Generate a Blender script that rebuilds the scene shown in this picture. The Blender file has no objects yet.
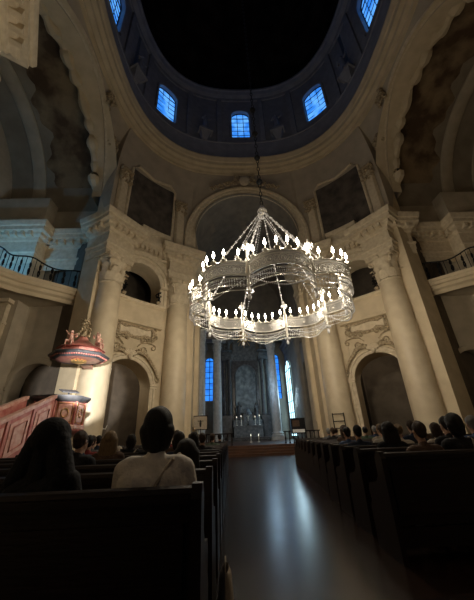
import bpy, bmesh, math, random
from mathutils import Vector, Matrix
random.seed(7)
PI=math.pi; sin=math.sin; cos=math.cos; rad=math.radians
S=bpy.context.scene; COL=S.collection

# ------------------------------------------------------------------ materials
def mat(name, col, rough=.7, col2=None, scale=3., bump=0., metal=0., emit=None, estr=0., spec=.3, detail=4, trans=0., ramp=(.35,.65), bscale=None, stretch=None):
    m=bpy.data.materials.new(name); m.use_nodes=True; nt=m.node_tree; N=nt.nodes; L=nt.links
    b=N['Principled BSDF']; b.inputs['Base Color'].default_value=(*col,1); b.inputs['Roughness'].default_value=rough
    b.inputs['Metallic'].default_value=metal; b.inputs['Specular IOR Level'].default_value=spec
    b.inputs['Transmission Weight'].default_value=trans
    if emit: b.inputs['Emission Color'].default_value=(*emit,1); b.inputs['Emission Strength'].default_value=estr
    tc=N.new('ShaderNodeTexCoord'); src=tc.outputs['Object']
    if stretch:
        mp=N.new('ShaderNodeMapping'); mp.inputs['Scale'].default_value=stretch; L.new(src,mp.inputs['Vector']); src=mp.outputs[0]
    if col2:
        n=N.new('ShaderNodeTexNoise'); n.inputs['Scale'].default_value=scale; n.inputs['Detail'].default_value=detail
        L.new(src,n.inputs['Vector'])
        r=N.new('ShaderNodeValToRGB'); r.color_ramp.elements[0].position=ramp[0]; r.color_ramp.elements[1].position=ramp[1]
        r.color_ramp.elements[0].color=(*col,1); r.color_ramp.elements[1].color=(*col2,1)
        L.new(n.outputs['Fac'],r.inputs['Fac']); L.new(r.outputs['Color'],b.inputs['Base Color'])
    if bump:
        n2=N.new('ShaderNodeTexNoise'); n2.inputs['Scale'].default_value=bscale or scale*3; n2.inputs['Detail'].default_value=6
        L.new(src,n2.inputs['Vector'])
        bp=N.new('ShaderNodeBump'); bp.inputs['Strength'].default_value=bump; bp.inputs['Distance'].default_value=.03
        L.new(n2.outputs['Fac'],bp.inputs['Height']); L.new(bp.outputs['Normal'],b.inputs['Normal'])
    return m
M={}
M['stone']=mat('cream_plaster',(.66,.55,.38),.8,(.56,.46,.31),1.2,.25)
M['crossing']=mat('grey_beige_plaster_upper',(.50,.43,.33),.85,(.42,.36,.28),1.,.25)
M['stucco']=mat('cream_stucco',(.72,.62,.46),.75,(.6,.5,.35),4,.5)
M['column']=mat('column_stucco_marble',(.66,.56,.40),.45,(.58,.48,.33),1.6,.05,spec=.4)
M['ornament']=mat('shadow_toned_gilt_stucco',(.26,.19,.11),.6,(.55,.45,.3),9,.6)  # darker tone puts gold-brown relief shadows into the stucco colour
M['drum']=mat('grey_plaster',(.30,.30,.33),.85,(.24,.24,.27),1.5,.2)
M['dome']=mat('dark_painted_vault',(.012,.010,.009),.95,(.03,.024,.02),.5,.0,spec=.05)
M['fresco']=mat('brown_fresco',(.10,.062,.035),.85,(.30,.22,.13),.55,.1,ramp=(.42,.62),detail=7)
M['frescodark']=mat('dark_fresco',(.06,.05,.045),.85,(.13,.11,.09),1.3,.1,detail=6)
M['transept']=mat('beige_plaster',(.52,.45,.34),.85,(.43,.37,.28),1.1,.2)
M['vault']=mat('brown_plaster_vault',(.33,.28,.21),.85,(.25,.21,.155),.8,.2)
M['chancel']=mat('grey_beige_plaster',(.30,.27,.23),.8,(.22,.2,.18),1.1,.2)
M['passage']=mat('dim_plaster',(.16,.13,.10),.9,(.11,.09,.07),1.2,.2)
M['iron']=mat('black_wrought_iron',(.02,.02,.022),.5,metal=.6)
M['wood']=mat('dark_pew_wood',(.014,.0055,.0035),.5,(.009,.004,.003),2,.15,stretch=(1,8,8),spec=.3)
M['woodlight']=mat('brown_step_wood',(.10,.045,.025),.45,(.06,.028,.015),2,.15,stretch=(1,6,6))
M['redmarble']=mat('red_marble',(.46,.12,.10),.35,(.62,.29,.24),5,.0,detail=10,ramp=(.35,.7),spec=.5)
M['pinkmarble']=mat('pink_marble',(.62,.29,.23),.35,(.78,.52,.44),6,.0,detail=10,spec=.5)
M['gold']=mat('gilding',(.75,.5,.2),.35,metal=.8)
M['whitestone']=mat('white_stone',(.8,.76,.68),.6,(.7,.66,.58),6,.2)
M['palemarble']=mat('pale_marble',(.62,.64,.66),.35,(.48,.5,.52),3,.05)
M['darkmarble']=mat('dark_grey_marble',(.055,.055,.06),.3,(.12,.12,.13),3,.05,detail=8)
M['bluegrey']=mat('blue_grey_marble',(.20,.23,.26),.35,(.10,.12,.14),4,.05,detail=8)
M['painting']=mat('dark_oil_painting',(.10,.14,.17),.4,(.30,.38,.42),2.2,.0,detail=8,ramp=(.4,.7))
M['brass']=mat('chandelier_metal',(.80,.77,.70),.3,metal=.45)
M['bandmetal']=mat('frosted_glass_band',(.30,.285,.26),.5,trans=.7)
M['crystal']=mat('cut_crystal',(.92,.92,.95),.12,spec=1.,trans=.0)
M['wax']=mat('white_candle_sleeve',(.9,.88,.8),.5)
M['flame']=mat('warm_flame_bulb',(1,.9,.7),.4,emit=(1,.9,.72),estr=38)
M['lampglass']=mat('lamp_glass',(1,.93,.8),.4,emit=(1,.92,.75),estr=2.2)
def glow(name,c,s,c2=None,sc=1.5):
    m=mat(name,c,.3,emit=c,estr=s)
    if c2:
        nt=m.node_tree; n=nt.nodes.new('ShaderNodeTexNoise'); n.inputs['Scale'].default_value=sc
        tc=nt.nodes.new('ShaderNodeTexCoord'); nt.links.new(tc.outputs['Object'],n.inputs['Vector'])
        r=nt.nodes.new('ShaderNodeValToRGB'); r.color_ramp.elements[0].color=(*c,1); r.color_ramp.elements[1].color=(*c2,1)
        r.color_ramp.elements[0].position=.4; r.color_ramp.elements[1].position=.6
        nt.links.new(n.outputs['Fac'],r.inputs['Fac']); nt.links.new(r.outputs['Color'],nt.nodes['Principled BSDF'].inputs['Emission Color'])
    return m
M['blueglass']=glow('dusk_blue_window_glass',(.03,.22,.80),1.15,(.12,.42,1.),.9)
M['deepblue']=glow('deep_blue_window_glass',(.015,.14,.62),1.3,(.03,.24,.85),1.5)
M['paleglass']=glow('pale_daylight_glass',(.50,.80,.90),2.5)
M['paper']=mat('white_paper',(.8,.82,.84),.6)
M['phone']=glow('lit_phone_screen',(.62,.72,.78),.55)
M['blackplastic']=mat('black_plastic',(.015,.015,.017),.4)
M['lead']=mat('window_lead_bars',(.02,.025,.04),.6)
M['skin']=mat('skin',(.55,.34,.24),.55,(.5,.3,.21),9)
M['hairblack']=mat('black_hair',(.008,.007,.007),.6,(.018,.015,.013),30,.5,stretch=(6,6,1))
M['hairbrown']=mat('brown_hair',(.07,.04,.022),.6,(.035,.02,.012),30,.5,stretch=(6,6,1))
M['hairblond']=mat('fair_hair',(.26,.18,.10),.6,(.17,.11,.06),30,.5,stretch=(6,6,1))
M['hairgrey']=mat('grey_hair',(.3,.29,.27),.6,(.2,.19,.18),30,.5,stretch=(6,6,1))
M['eye']=mat('eye',(.8,.78,.75),.2)
for n,c in dict(white=(.72,.66,.58),black=(.010,.010,.012),navy=(.02,.03,.06),grey=(.12,.12,.125),red=(.22,.03,.03),brown=(.10,.06,.04),beige=(.42,.35,.27),green=(.05,.08,.05),blue=(.05,.09,.19),cream=(.55,.5,.42)).items():
    M['cloth_'+n]=mat(n+'_cloth',c,.85,tuple(v*.75 for v in c),12,.4)

# floor: polished dark stone slabs
def floor_mat():
    m=mat('polished_stone_slabs',(.05,.03,.022),.24,spec=.3); nt=m.node_tree; N=nt.nodes; L=nt.links; b=N['Principled BSDF']
    tc=N['Texture Coordinate']; br=N.new('ShaderNodeTexBrick'); br.offset=0; br.inputs['Scale'].default_value=1.
    br.inputs['Brick Width'].default_value=.6; br.inputs['Row Height'].default_value=.6; br.inputs['Mortar Size'].default_value=.008
    br.inputs['Color1'].default_value=(.028,.014,.009,1); br.inputs['Color2'].default_value=(.018,.010,.007,1); br.inputs['Mortar'].default_value=(.012,.01,.008,1)
    L.new(tc.outputs['Object'],br.inputs['Vector']); L.new(br.outputs['Color'],b.inputs['Base Color'])
    n=N.new('ShaderNodeTexNoise'); n.inputs['Scale'].default_value=2.5; n.inputs['Detail'].default_value=6; L.new(tc.outputs['Object'],n.inputs['Vector'])
    mr=N.new('ShaderNodeMapRange'); mr.inputs['To Min'].default_value=.2; mr.inputs['To Max'].default_value=.3; L.new(n.outputs['Fac'],mr.inputs['Value']); L.new(mr.outputs[0],b.inputs['Roughness'])
    n2=N.new('ShaderNodeTexNoise'); n2.inputs['Scale'].default_value=7; L.new(tc.outputs['Object'],n2.inputs['Vector'])
    bp=N.new('ShaderNodeBump'); bp.inputs['Strength'].default_value=.06; bp.inputs['Distance'].default_value=.02; L.new(n2.outputs['Fac'],bp.inputs['Height']); L.new(bp.outputs[0],b.inputs['Normal'])
    return m
M['floor']=floor_mat()

# ------------------------------------------------------------------ mesh builder
class MB:
    def __init__(s): s.v=[]; s.f=[]
    def add(s,vs,fs):
        o=len(s.v); s.v+= [tuple(v) for v in vs]; s.f+=[tuple(i+o for i in f) for f in fs]; return s
    def box(s,x0,x1,y0,y1,z0,z1,M4=None):
        vs=[Vector((x,y,z)) for x in (x0,x1) for y in (y0,y1) for z in (z0,z1)]
        if M4: vs=[M4@v for v in vs]
        return s.add(vs,[(0,1,3,2),(4,6,7,5),(0,4,5,1),(2,3,7,6),(0,2,6,4),(1,5,7,3)])
    def grid(s,P,closeu=False,closev=False):
        nu=len(P); nv=len(P[0]); vs=[p for r in P for p in r]; fs=[]
        for i in range(nu if closeu else nu-1):
            for j in range(nv if closev else nv-1):
                a=i*nv+j; b=((i+1)%nu)*nv+j; c=((i+1)%nu)*nv+(j+1)%nv; d=i*nv+(j+1)%nv
                fs.append((a,b,c,d))
        return s.add(vs,fs)
    def lathe(s,prof,c=(0,0,0),n=24,a0=0,a1=2*PI,M4=None,capends=True):
        full=abs(a1-a0-2*PI)<1e-6; k=n if full else n+1; P=[]
        for i in range(k):
            a=a0+(a1-a0)*i/n
            r=[Vector((c[0]+pr*cos(a),c[1]+pr*sin(a),c[2]+z)) for pr,z in prof]
            if M4: r=[M4@v for v in r]
            P.append(r)
        return s.grid(P,closeu=full)
    def tube(s,pts,r,n=6,closed=False,caps=True):
        pts=[Vector(p) for p in pts]; m=len(pts); R=r if isinstance(r,(list,tuple)) else [r]*m
        P=[]; up=Vector((0,0,1))
        for i,p in enumerate(pts):
            if closed: t=pts[(i+1)%m]-pts[i-1]
            else: t=pts[min(i+1,m-1)]-pts[max(i-1,0)]
            if t.length<1e-9: t=Vector((0,0,1))
            t.normalize()
            a=t.cross(up)
            if a.length<.15: a=t.cross(Vector((0,1,0)))
            a.normalize(); b=t.cross(a)
            P.append([p+R[i]*(cos(2*PI*k/n)*a+sin(2*PI*k/n)*b) for k in range(n)])
        s.grid(P,closeu=closed,closev=True)
        if not closed and caps:
            o=len(s.v)-m*n; s.f.append(tuple(o+k for k in range(n))); s.f.append(tuple(o+(m-1)*n+k for k in reversed(range(n))))
        return s
    def ball(s,c,r,n=8,m=5,M4=None):
        if not isinstance(r,(tuple,list)): r=(r,r,r)
        P=[]
        for j in range(m+1):
            ph=PI*j/m
            row=[Vector((c[0]+r[0]*sin(ph)*cos(2*PI*i/n),c[1]+r[1]*sin(ph)*sin(2*PI*i/n),c[2]+r[2]*cos(ph))) for i in range(n)]
            if M4: row=[M4@v for v in row]
            P.append(row)
        return s.grid(P,closev=True)
    def prism(s,poly,z0,z1):
        n=len(poly); vs=[(x,y,z0) for x,y in poly]+[(x,y,z1) for x,y in poly]
        fs=[tuple(range(n)),tuple(range(2*n-1,n-1,-1))]+[(i,(i+1)%n,n+(i+1)%n,n+i) for i in range(n)]
        return s.add(vs,fs)
    def build(s,name,m,parent=None,smooth=True,ang=38,merge=1e-4,loc=None):
        me=bpy.data.meshes.new(name); bm=bmesh.new()
        vv=[bm.verts.new(v) for v in s.v]
        for f in s.f:
            try: bm.faces.new([vv[i] for i in f])
            except ValueError: pass
        if merge: bmesh.ops.remove_doubles(bm,verts=bm.verts,dist=merge)
        bmesh.ops.recalc_face_normals(bm,faces=bm.faces)
        bm.to_mesh(me); bm.free()
        if smooth: me.shade_smooth(); me.set_sharp_from_angle(angle=rad(ang))
        me.materials.append(m)
        o=bpy.data.objects.new(name,me); COL.objects.link(o)
        if parent: o.parent=parent
        if loc: o.location=loc
        return o
def tag(o,label=None,cat=None,group=None,kind=None):
    if label: o['label']=label
    if cat: o['category']=cat
    if group: o['group']=group
    if kind: o['kind']=kind
    return o
def empty(name,loc,label,cat,group=None,rz=0):
    o=bpy.data.objects.new(name,None); o.location=loc; o.rotation_euler=(0,0,rz); o.empty_display_size=.2; COL.objects.link(o); return tag(o,label,cat,group)
def struct(mb,name,m,**k): return tag(mb.build(name,m,**k),kind='structure')
def dup(o,parent=None):
    c=o.copy(); COL.objects.link(c); c.parent=parent
    for ch in o.children: dup(ch,c)
    return c
def Pc(R,t): return (R*sin(rad(t)),R*cos(rad(t)))

# wall with arched openings. mp(s,z,d)->xyz ; opening=(centre,halfwidth,zbottom,zspring,rise)
def arched_wall(mb,mp,s0,s1,z0,z1,ops,thick,step=.35,back=True):
    ss={round(s0,5),round(s1,5)}; n=max(1,int((s1-s0)/step))
    for i in range(n+1): ss.add(round(s0+(s1-s0)*i/n,5))
    for c,w,zb,zs,ri in ops:
        for k in range(17): ss.add(round(c-w*cos(PI*k/16),5))
    ss=sorted(x for x in ss if s0-1e-6<=x<=s1+1e-6)
    L=[ss[0]]
    for x in ss[1:]:
        if x-L[-1]>1e-4: L.append(x)
    def top(o,x):
        u=min(1,abs((x-o[0])/o[1])); return o[3]+o[4]*math.sqrt(max(0,1-u*u))
    def q(a,b,c,d): mb.add([a,b,c,d],[(0,1,2,3)])
    for a,b in zip(L,L[1:]):
        m=(a+b)/2; act=sorted([o for o in ops if o[0]-o[1]<m<o[0]+o[1]],key=lambda o:o[2]); za=zb_=z0
        for o in act:
            if o[2]>za+1e-4 or o[2]>zb_+1e-4:
                for d in ((0,thick) if back else (0,)): q(mp(a,za,d),mp(b,zb_,d),mp(b,o[2],d),mp(a,o[2],d))
                q(mp(a,o[2],0),mp(b,o[2],0),mp(b,o[2],thick),mp(a,o[2],thick))
            ta,tb=top(o,a),top(o,b)
            q(mp(a,ta,0),mp(b,tb,0),mp(b,tb,thick),mp(a,ta,thick)); za,zb_=ta,tb
        for d in ((0,thick) if back else (0,)): q(mp(a,za,d),mp(b,zb_,d),mp(b,z1,d),mp(a,z1,d))
        q(mp(a,z1,0),mp(b,z1,0),mp(b,z1,thick),mp(a,z1,thick))
    for c,w,zb,zs,ri in ops:
        for e in (c-w,c+w): q(mp(e,zb,0),mp(e,zs,0),mp(e,zs,thick),mp(e,zb,thick))
    for e in (s0,s1): q(mp(e,z0,0),mp(e,z1,0),mp(e,z1,thick),mp(e,z0,thick))
    return mb
# moulded band around an arched opening
def arch_band(mb,mp,op,prof,jamb=True,zb=None,n=20):
    c,w,z0,zs,ri=op; z0=z0 if zb is None else zb
    cont=[]
    if jamb: cont+=[(c-w,z0,-1,0)]
    for k in range(n+1):
        a=PI*k/n; cont.append((c-w*cos(a),zs+ri*sin(a),-cos(a),sin(a)))
    if jamb: cont+=[(c+w,z0,1,0)]
    P=[[mp(x+nx*o,z+nz*o,-d) for o,d in prof] for x,z,nx,nz in cont]
    return mb.grid(P)
def sweep(mb,path,prof,side=1,closed=False):
    n=len(path); P=[]
    for i,p in enumerate(path):
        def nrm(a,b):
            t=Vector((b[0]-a[0],b[1]-a[1])); t.normalize(); return Vector((-t.y,t.x))*side
        if closed or 0<i<n-1:
            n1=nrm(path[i-1],p); n2=nrm(p,path[(i+1)%n]); nn=(n1+n2)
            if nn.length<.2: nn=n1
            nn.normalize(); k=1/max(.45,nn.dot(n1)); nn=nn*k
        elif i==0: nn=nrm(p,path[1])
        else: nn=nrm(path[i-1],p)
        P.append([(p[0]+nn.x*d,p[1]+nn.y*d,z) for d,z in prof])
    return mb.grid(P,closeu=closed)

# ------------------------------------------------------------------ camera
F=288.; pitch,roll,yaw=rad(25),rad(-2.3),rad(1.9)
fw=Vector((sin(yaw)*cos(pitch),cos(yaw)*cos(pitch),sin(pitch))); rr=Vector((cos(yaw),-sin(yaw),0)); uu=rr.cross(fw)
r2=cos(roll)*rr+sin(roll)*uu; u2=-sin(roll)*rr+cos(roll)*uu
cam=bpy.data.cameras.new('camera'); co=bpy.data.objects.new('camera',cam); COL.objects.link(co)
co.matrix_world=Matrix(((r2.x,u2.x,-fw.x,-1.9),(r2.y,u2.y,-fw.y,-11.),(r2.z,u2.z,-fw.z,1.3),(0,0,0,1)))
cam.sensor_fit='VERTICAL'; cam.sensor_height=24; cam.lens=F/600*24; cam.clip_start=.05; cam.clip_end=300
S.camera=co

# ------------------------------------------------------------------ building shell
struct(MB().box(-22,22,-16,30,-.3,0),'floor',M['floor'])
RW=12.
DTH={-1:46.6,1:43.6}; BTH={-1:45.2,1:43.2}
def pier_map(sx,sy):
    def mp(s,z,d):
        t=s/RW; R=RW+d; return (sx*R*sin(t),sy*R*cos(t),z)
    return mp
arc=lambda th: rad(th)*RW
DOOR={q:(arc(DTH[q]),1.72,0,4.4,1.72) for q in (-1,1)}
BAL={q:(arc(BTH[q]),1.55,8.5,12.1,1.55) for q in (-1,1)}
NAMES={(-1,1):'left',(1,1):'right',(-1,-1):'rear_left',(1,-1):'rear_right'}
for (sx,sy),nm in NAMES.items():
    mp=pier_map(sx,sy); mb=MB()
    arched_wall(mb,mp,arc(24.5),arc(62),0,16.4,[DOOR[sx],BAL[sx]],1.6)
    # straight faces from the pier edge into the transept and into the chancel
    pl=[Pc(RW,62),(11.7,6.2),(12.1,7.4)]
    for a,b in zip(pl,pl[1:]): mb.add([(sx*a[0],sy*a[1],0),(sx*b[0],sy*b[1],0),(sx*b[0],sy*b[1],18.6),(sx*a[0],sy*a[1],18.6)],[(0,1,2,3)])
    c0=Pc(RW,24.5); pl=[c0,(4.75,10.9),(4.75,14.5)]
    for a,b in zip(pl,pl[1:]): mb.add([(sx*a[0],sy*a[1],0),(sx*b[0],sy*b[1],0),(sx*b[0],sy*b[1],18.2),(sx*a[0],sy*a[1],18.2)],[(0,1,2,3)])
    struct(mb,'wall_pier_'+nm,M['stone'])
    # dim passage seen through the openings
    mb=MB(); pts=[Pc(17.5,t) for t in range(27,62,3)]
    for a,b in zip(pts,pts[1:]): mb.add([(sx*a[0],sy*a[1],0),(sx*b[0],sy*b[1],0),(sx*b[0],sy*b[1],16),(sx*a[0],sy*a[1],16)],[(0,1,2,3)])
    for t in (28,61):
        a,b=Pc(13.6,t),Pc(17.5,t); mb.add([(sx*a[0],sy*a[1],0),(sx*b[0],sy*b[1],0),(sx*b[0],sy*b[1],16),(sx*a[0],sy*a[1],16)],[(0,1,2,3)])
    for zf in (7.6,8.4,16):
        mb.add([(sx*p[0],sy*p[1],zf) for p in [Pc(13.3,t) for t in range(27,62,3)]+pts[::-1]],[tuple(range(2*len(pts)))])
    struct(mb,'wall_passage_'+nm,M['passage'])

# entablature of each pier
ENT0=[(0,13.55),(.10,13.55),(.10,13.95),(.16,13.97),(.16,14.35),(.26,14.42),(.26,14.55),(.08,14.6),(.08,15.45),(.2,15.5),(.26,15.75),(.5,15.85),(.55,16.05),(.85,16.1),(.85,16.4),(.95,16.45),(1.05,16.75),(1.05,16.85),(0,17.1)]
CORN0=[(0,15.5),(.12,15.5),(.18,15.75),(.4,15.85),(.45,16.05),(.7,16.1),(.7,16.4),(.8,16.45),(.88,16.75),(.88,16.85),(0,17.1)]
zs_=lambda z:12.6+(z-13.55)*.95
ENT=[(d*.85,zs_(z)) for d,z in ENT0]; CORN=[(d*.85,zs_(z)) for d,z in CORN0]
COLT={-1:(30.5,57.2),1:(29.,54.8)}
def ressaut(th,half,rf):
    c=rad(th); rx,ry=sin(c),cos(c); tx,ty=cos(c),-sin(c)
    f=lambda r,t:(rx*r+tx*t,ry*r+ty*t)
    return [f(RW-.0,-half),f(rf,-half),f(rf,half),f(RW-.0,half)]
n=0
for (sx,sy),nm in NAMES.items():
    path=[(4.72,14.5),(4.72,10.95)]+ressaut(COLT[sx][0],.95,11.35)+[Pc(RW-.02,t) for t in range(35,51,2)]+ressaut(COLT[sx][1],1.0,11.25)+[(11.68,6.15),(12.05,7.35),(15.6,7.35),(15.6,6.3),(19.4,6.3)]
    p=[(sx*a,sy*b) for a,b in path]; side=-1 if sx*sy>0 else 1
    mb=MB(); sweep(mb,p[:6],ENT,side); sweep(mb,p[5:15],CORN,side); sweep(mb,p[14:],ENT,side)
    # modillion blocks under the cornice soffit
    for a,b in zip(p[1:-1],p[2:]):
        v=Vector((b[0]-a[0],b[1]-a[1])); L_=v.length
        if L_<.3: continue
        v.normalize(); nn=Vector((-v.y,v.x))*side; k_=max(1,round(L_/.55))
        for i in range(k_):
            o_=Vector(a)+v*(L_*(i+.5)/k_)
            vs=[(*(o_+v*dx+nn*dd),z) for dx in (-.11,.11) for dd in (.1,.62) for z in (zs_(15.72),zs_(16.09))]
            mb.add(vs,[(0,1,3,2),(4,6,7,5),(0,4,5,1),(2,3,7,6),(0,2,6,4),(1,5,7,3)])
    n+=1; tag(mb.build('trim_%d'%n,M['stucco'],ang=25),kind='structure')
    # raised segmental attic above the balcony arch
    mb=MB(); q=[(sx*a,sy*b) for a,b in [Pc(RW-.05,t) for t in range(36,50,1)]]
    sweep(mb,q,[(0,15.9),(.5,15.9),(.5,16.4),(.62,16.45),(.7,16.7),(.7,16.8),(0,16.9)],side)
    n+=1; tag(mb.build('trim_%d'%n,M['stucco'],ang=25),kind='structure')

# upper crossing wall with the four big arches
PLAN=[(0,10.6),(4.9,10.6)]+[Pc(RW,t) for t in range(26,63,4)]+[(11.7,6.2),(11.7,0)]
AF,ZF=4.75,18.0; AS,ZS=6.2,18.6
def rbase(t):
    t=t%(2*PI); sx=1 if sin(t)>=0 else -1; a=math.acos(min(1,abs(cos(t)))); dx,dy=sin(a),cos(a); best=None
    for p,q in zip(PLAN,PLAN[1:]):
        ex,ey=q[0]-p[0],q[1]-p[1]; den=dx*ey-dy*ex
        if abs(den)<1e-9: continue
        r=(p[0]*ey-p[1]*ex)/den; u=(p[0]*dy-p[1]*dx)/den
        if -1e-6<=u<=1+1e-6 and r>0: best=r if best is None else max(best,r)
    return best or 12.
ZT=25.7
def fth(t): return 1+.085*sin(2*t)**2
def up_r(rb,z,d=0,ff=1.):
    k=max(0,(z-17.)/(ZT-17.)); return rb+(min(10.4*ff,rb+.3)-rb)*k**4+d
def updeg(th,z,d=0):
    t=rad(th); r=up_r(rbase(t),z,d,fth(t)); return (r*sin(t),r*cos(t),z)
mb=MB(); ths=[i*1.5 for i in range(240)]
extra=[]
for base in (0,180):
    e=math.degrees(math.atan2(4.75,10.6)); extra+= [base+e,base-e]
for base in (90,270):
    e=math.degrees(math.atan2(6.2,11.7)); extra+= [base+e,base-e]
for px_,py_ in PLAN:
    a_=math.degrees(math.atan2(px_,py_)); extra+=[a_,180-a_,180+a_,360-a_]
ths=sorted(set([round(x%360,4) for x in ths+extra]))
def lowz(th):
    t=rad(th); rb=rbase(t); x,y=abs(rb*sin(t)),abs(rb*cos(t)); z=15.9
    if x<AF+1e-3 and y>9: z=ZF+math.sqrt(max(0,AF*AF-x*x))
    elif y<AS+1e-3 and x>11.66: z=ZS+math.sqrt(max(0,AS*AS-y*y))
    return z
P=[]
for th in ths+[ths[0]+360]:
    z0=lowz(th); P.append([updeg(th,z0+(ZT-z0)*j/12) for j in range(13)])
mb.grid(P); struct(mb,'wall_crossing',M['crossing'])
# archivolts and intrados of the big arches
n=4
ARCHPROF=[(0,0),(0,.0),(-.02,.10),(.0,.16),(.35,.16),(.38,.22),(.62,.24),(.66,.32),(.85,.36),(.95,.30),(1.0,.05)]
def frontmap(sy):
    return lambda s,z,d:(s, sy*(up_r(math.hypot(s,10.6),z,0,fth(math.atan2(s,10.6)))*10.6/math.hypot(s,10.6)+d), z)
def sidemap(sx):
    return lambda s,z,d:(sx*(up_r(math.hypot(s,11.7),z,0,fth(math.atan2(s,11.7)))*11.7/math.hypot(s,11.7)+d), s, z)
for i,(mp,a,z,nm2) in enumerate(((frontmap(1),AF,ZF,''),(frontmap(-1),AF,ZF,''),(sidemap(-1),AS,ZS,''),(sidemap(1),AS,ZS,''))):
    mb=MB(); arch_band(mb,mp,(0,a,16,z,a),ARCHPROF if i<2 else [(0,0),(-.02,.10),(0,.18),(.32,.18),(.36,.02)],True,15.9,40)
    tag(mb.build('trim_%d'%(10+i),M['stucco'],ang=25),kind='structure')
# chancel barrel and transept barrels
def barrel(mb,ax,a,zc,p0,p1,zb=None,n=28,sgn=1):
    P=[]
    for k in range(n+1):
        t=PI*k/n; u=-a*cos(t); z=zc+a*sin(t)
        P.append([((u,p,z) if ax=='y' else (p,u,z)) for p in (p0,(p0+p1)/2,p1)])
    mb.grid(P)
mb=MB(); barrel(mb,'y',AF,ZF,10.2,14.5); barrel(mb,'y',5.6,17.6,14.5,27)
P=[[( (AF if r==0 else 5.6)*-cos(PI*k/20),14.5,(ZF if r==0 else 17.6)+(AF if r==0 else 5.6)*sin(PI*k/20)) for r in (0,1)] for k in range(21)]; mb.grid(P)
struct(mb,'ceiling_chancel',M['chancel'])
mb=MB(); barrel(mb,'y',AF,ZF,-10.2,-14.5); struct(mb,'ceiling_nave',M['stone'])
for sx,nm in ((-1,'left'),(1,'right')):
    mb=MB(); barrel(mb,'x',AS,ZS,sx*10.6,sx*12.4); 
    P=[[(sx*12.4,-r*cos(PI*k/24),ZS+r*sin(PI*k/24)) for r in (AS,7.4)] for k in range(25)]; mb.grid(P)
    struct(mb,'wall_arch_'+nm,M['stone'])
    mb=MB(); barrel(mb,'x',7.4,ZS-.4,sx*12.4,sx*19.6,n=36); struct(mb,'ceiling_transept_'+nm,M['vault'])
    mb=MB(); P=[]
    for k in range(61):
        t=rad(17+k*2.43); r=7.34; x0=12.55; x1=16.2+.35*sin(k*.5)+.2*sin(k*1.3+1)
        P.append([(sx*(x0+(x1-x0)*j/6),-r*cos(t),ZS-.4+r*sin(t)) for j in range(7)])
    mb.grid(P); tag(mb.build('vault_painting',M['fresco']),'brown painted fresco on the %s transept vault'%nm,'fresco')
    mb=MB(); pts=[];Rr=[]
    for k in range(90):
        t=rad(8+k*1.84); r=AS+.1+.17*sin(k*.5)+.1*sin(k*1.23)
        pts.append((sx*12.35,-r*cos(t),ZS+r*sin(t))); Rr.append(.34+.1*sin(k*.9))
    mb.tube(pts,Rr,7)
    tag(mb.build('stucco_cloud_border',M['stone']),'wavy stucco cloud border on the inner edge of the %s transept arch'%nm,'stucco')
    mb=MB(); P=[[(sx*(17.3+dx),-(7.4-dr)*cos(PI*k/40),ZS-.4+(7.4-dr)*sin(PI*k/40)) for dx,dr in ((-.5,0),(-.5,.12),(-.3,.2),(.3,.2),(.5,.12),(.5,0))] for k in range(41)]; mb.grid(P)
    tag(mb.build('trim_%d'%(14+(sx>0)),M['transept']),kind='structure')
# transept walls
for (sx,sy),nm in NAMES.items():
    mp=lambda s,z,d,sx=sx,sy=sy:(sx*s,sy*(7.4+d),z)
    mb=MB(); arched_wall(mb,mp,12.1,15.6,0,18.6,[(14.0,1.5,0,4.3,1.5),(13.85,1.45,10.5,12.9,1.1)] if sy>0 else [],1.2,step=2)
    mp=lambda s,z,d,sx=sx,sy=sy:(sx*s,sy*(6.3+d),z)
    arched_wall(mb,mp,15.6,19.6,0,18.6,[],1.1,step=5)
    struct(mb,'wall_transept_'+nm,M['transept'])
    if sy>0:
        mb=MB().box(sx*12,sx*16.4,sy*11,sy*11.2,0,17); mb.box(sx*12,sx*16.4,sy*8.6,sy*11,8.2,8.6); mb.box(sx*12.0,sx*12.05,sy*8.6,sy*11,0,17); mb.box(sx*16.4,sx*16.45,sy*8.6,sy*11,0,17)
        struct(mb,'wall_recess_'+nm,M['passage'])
for sx,nm in ((-1,'left'),(1,'right')):
    mp=lambda s,z,d,sx=sx:(sx*(19.6+d),s,z)
    mb=MB(); arched_wall(mb,mp,-7.6,7.6,0,26.,[(0,1.6,10,18,1.6)],.6,step=4); struct(mb,'wall_end_'+nm,M['transept'])

# drum cornice ring
def oct_ring(mb,prof,n=128):
    mb.grid([[(r*fth(2*PI*i/n)*sin(2*PI*i/n),r*fth(2*PI*i/n)*cos(2*PI*i/n),z) for r,z in prof] for i in range(n)],closeu=True)
mb=MB(); RING=[(12.6,25.35),(10.35,25.4),(10.3,25.6),(10.05,25.7),(10.0,25.95),(9.75,26.05),(9.7,26.35),(9.6,26.4),(9.45,26.75),(9.45,26.9),(10.3,27.0),(10.3,27.1)]
oct_ring(mb,RING); tag(mb.build('trim_1%d'%6,M['stone'],ang=20),kind='structure')
RD=10.2
def drum_map(s,z,d): t=s/RD; return ((RD*fth(t)+d)*sin(t),(RD*fth(t)+d)*cos(t),z)
arcd=lambda th: rad(th)*RD
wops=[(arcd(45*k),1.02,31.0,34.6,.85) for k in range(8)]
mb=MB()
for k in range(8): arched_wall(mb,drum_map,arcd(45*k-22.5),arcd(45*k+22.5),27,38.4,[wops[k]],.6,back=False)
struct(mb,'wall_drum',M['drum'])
mb=MB()
for prof in ([(10.25,37.3),(10.1,37.35),(10.05,37.7),(9.7,37.8),(9.55,38.1),(9.4,38.15),(9.4,38.4),(10.25,38.5)],[(10.22,27.0),(10.0,27.0),(10.0,29.7),(9.94,29.75),(9.94,29.9),(10.22,30.0)]): oct_ring(mb,prof)
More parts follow.
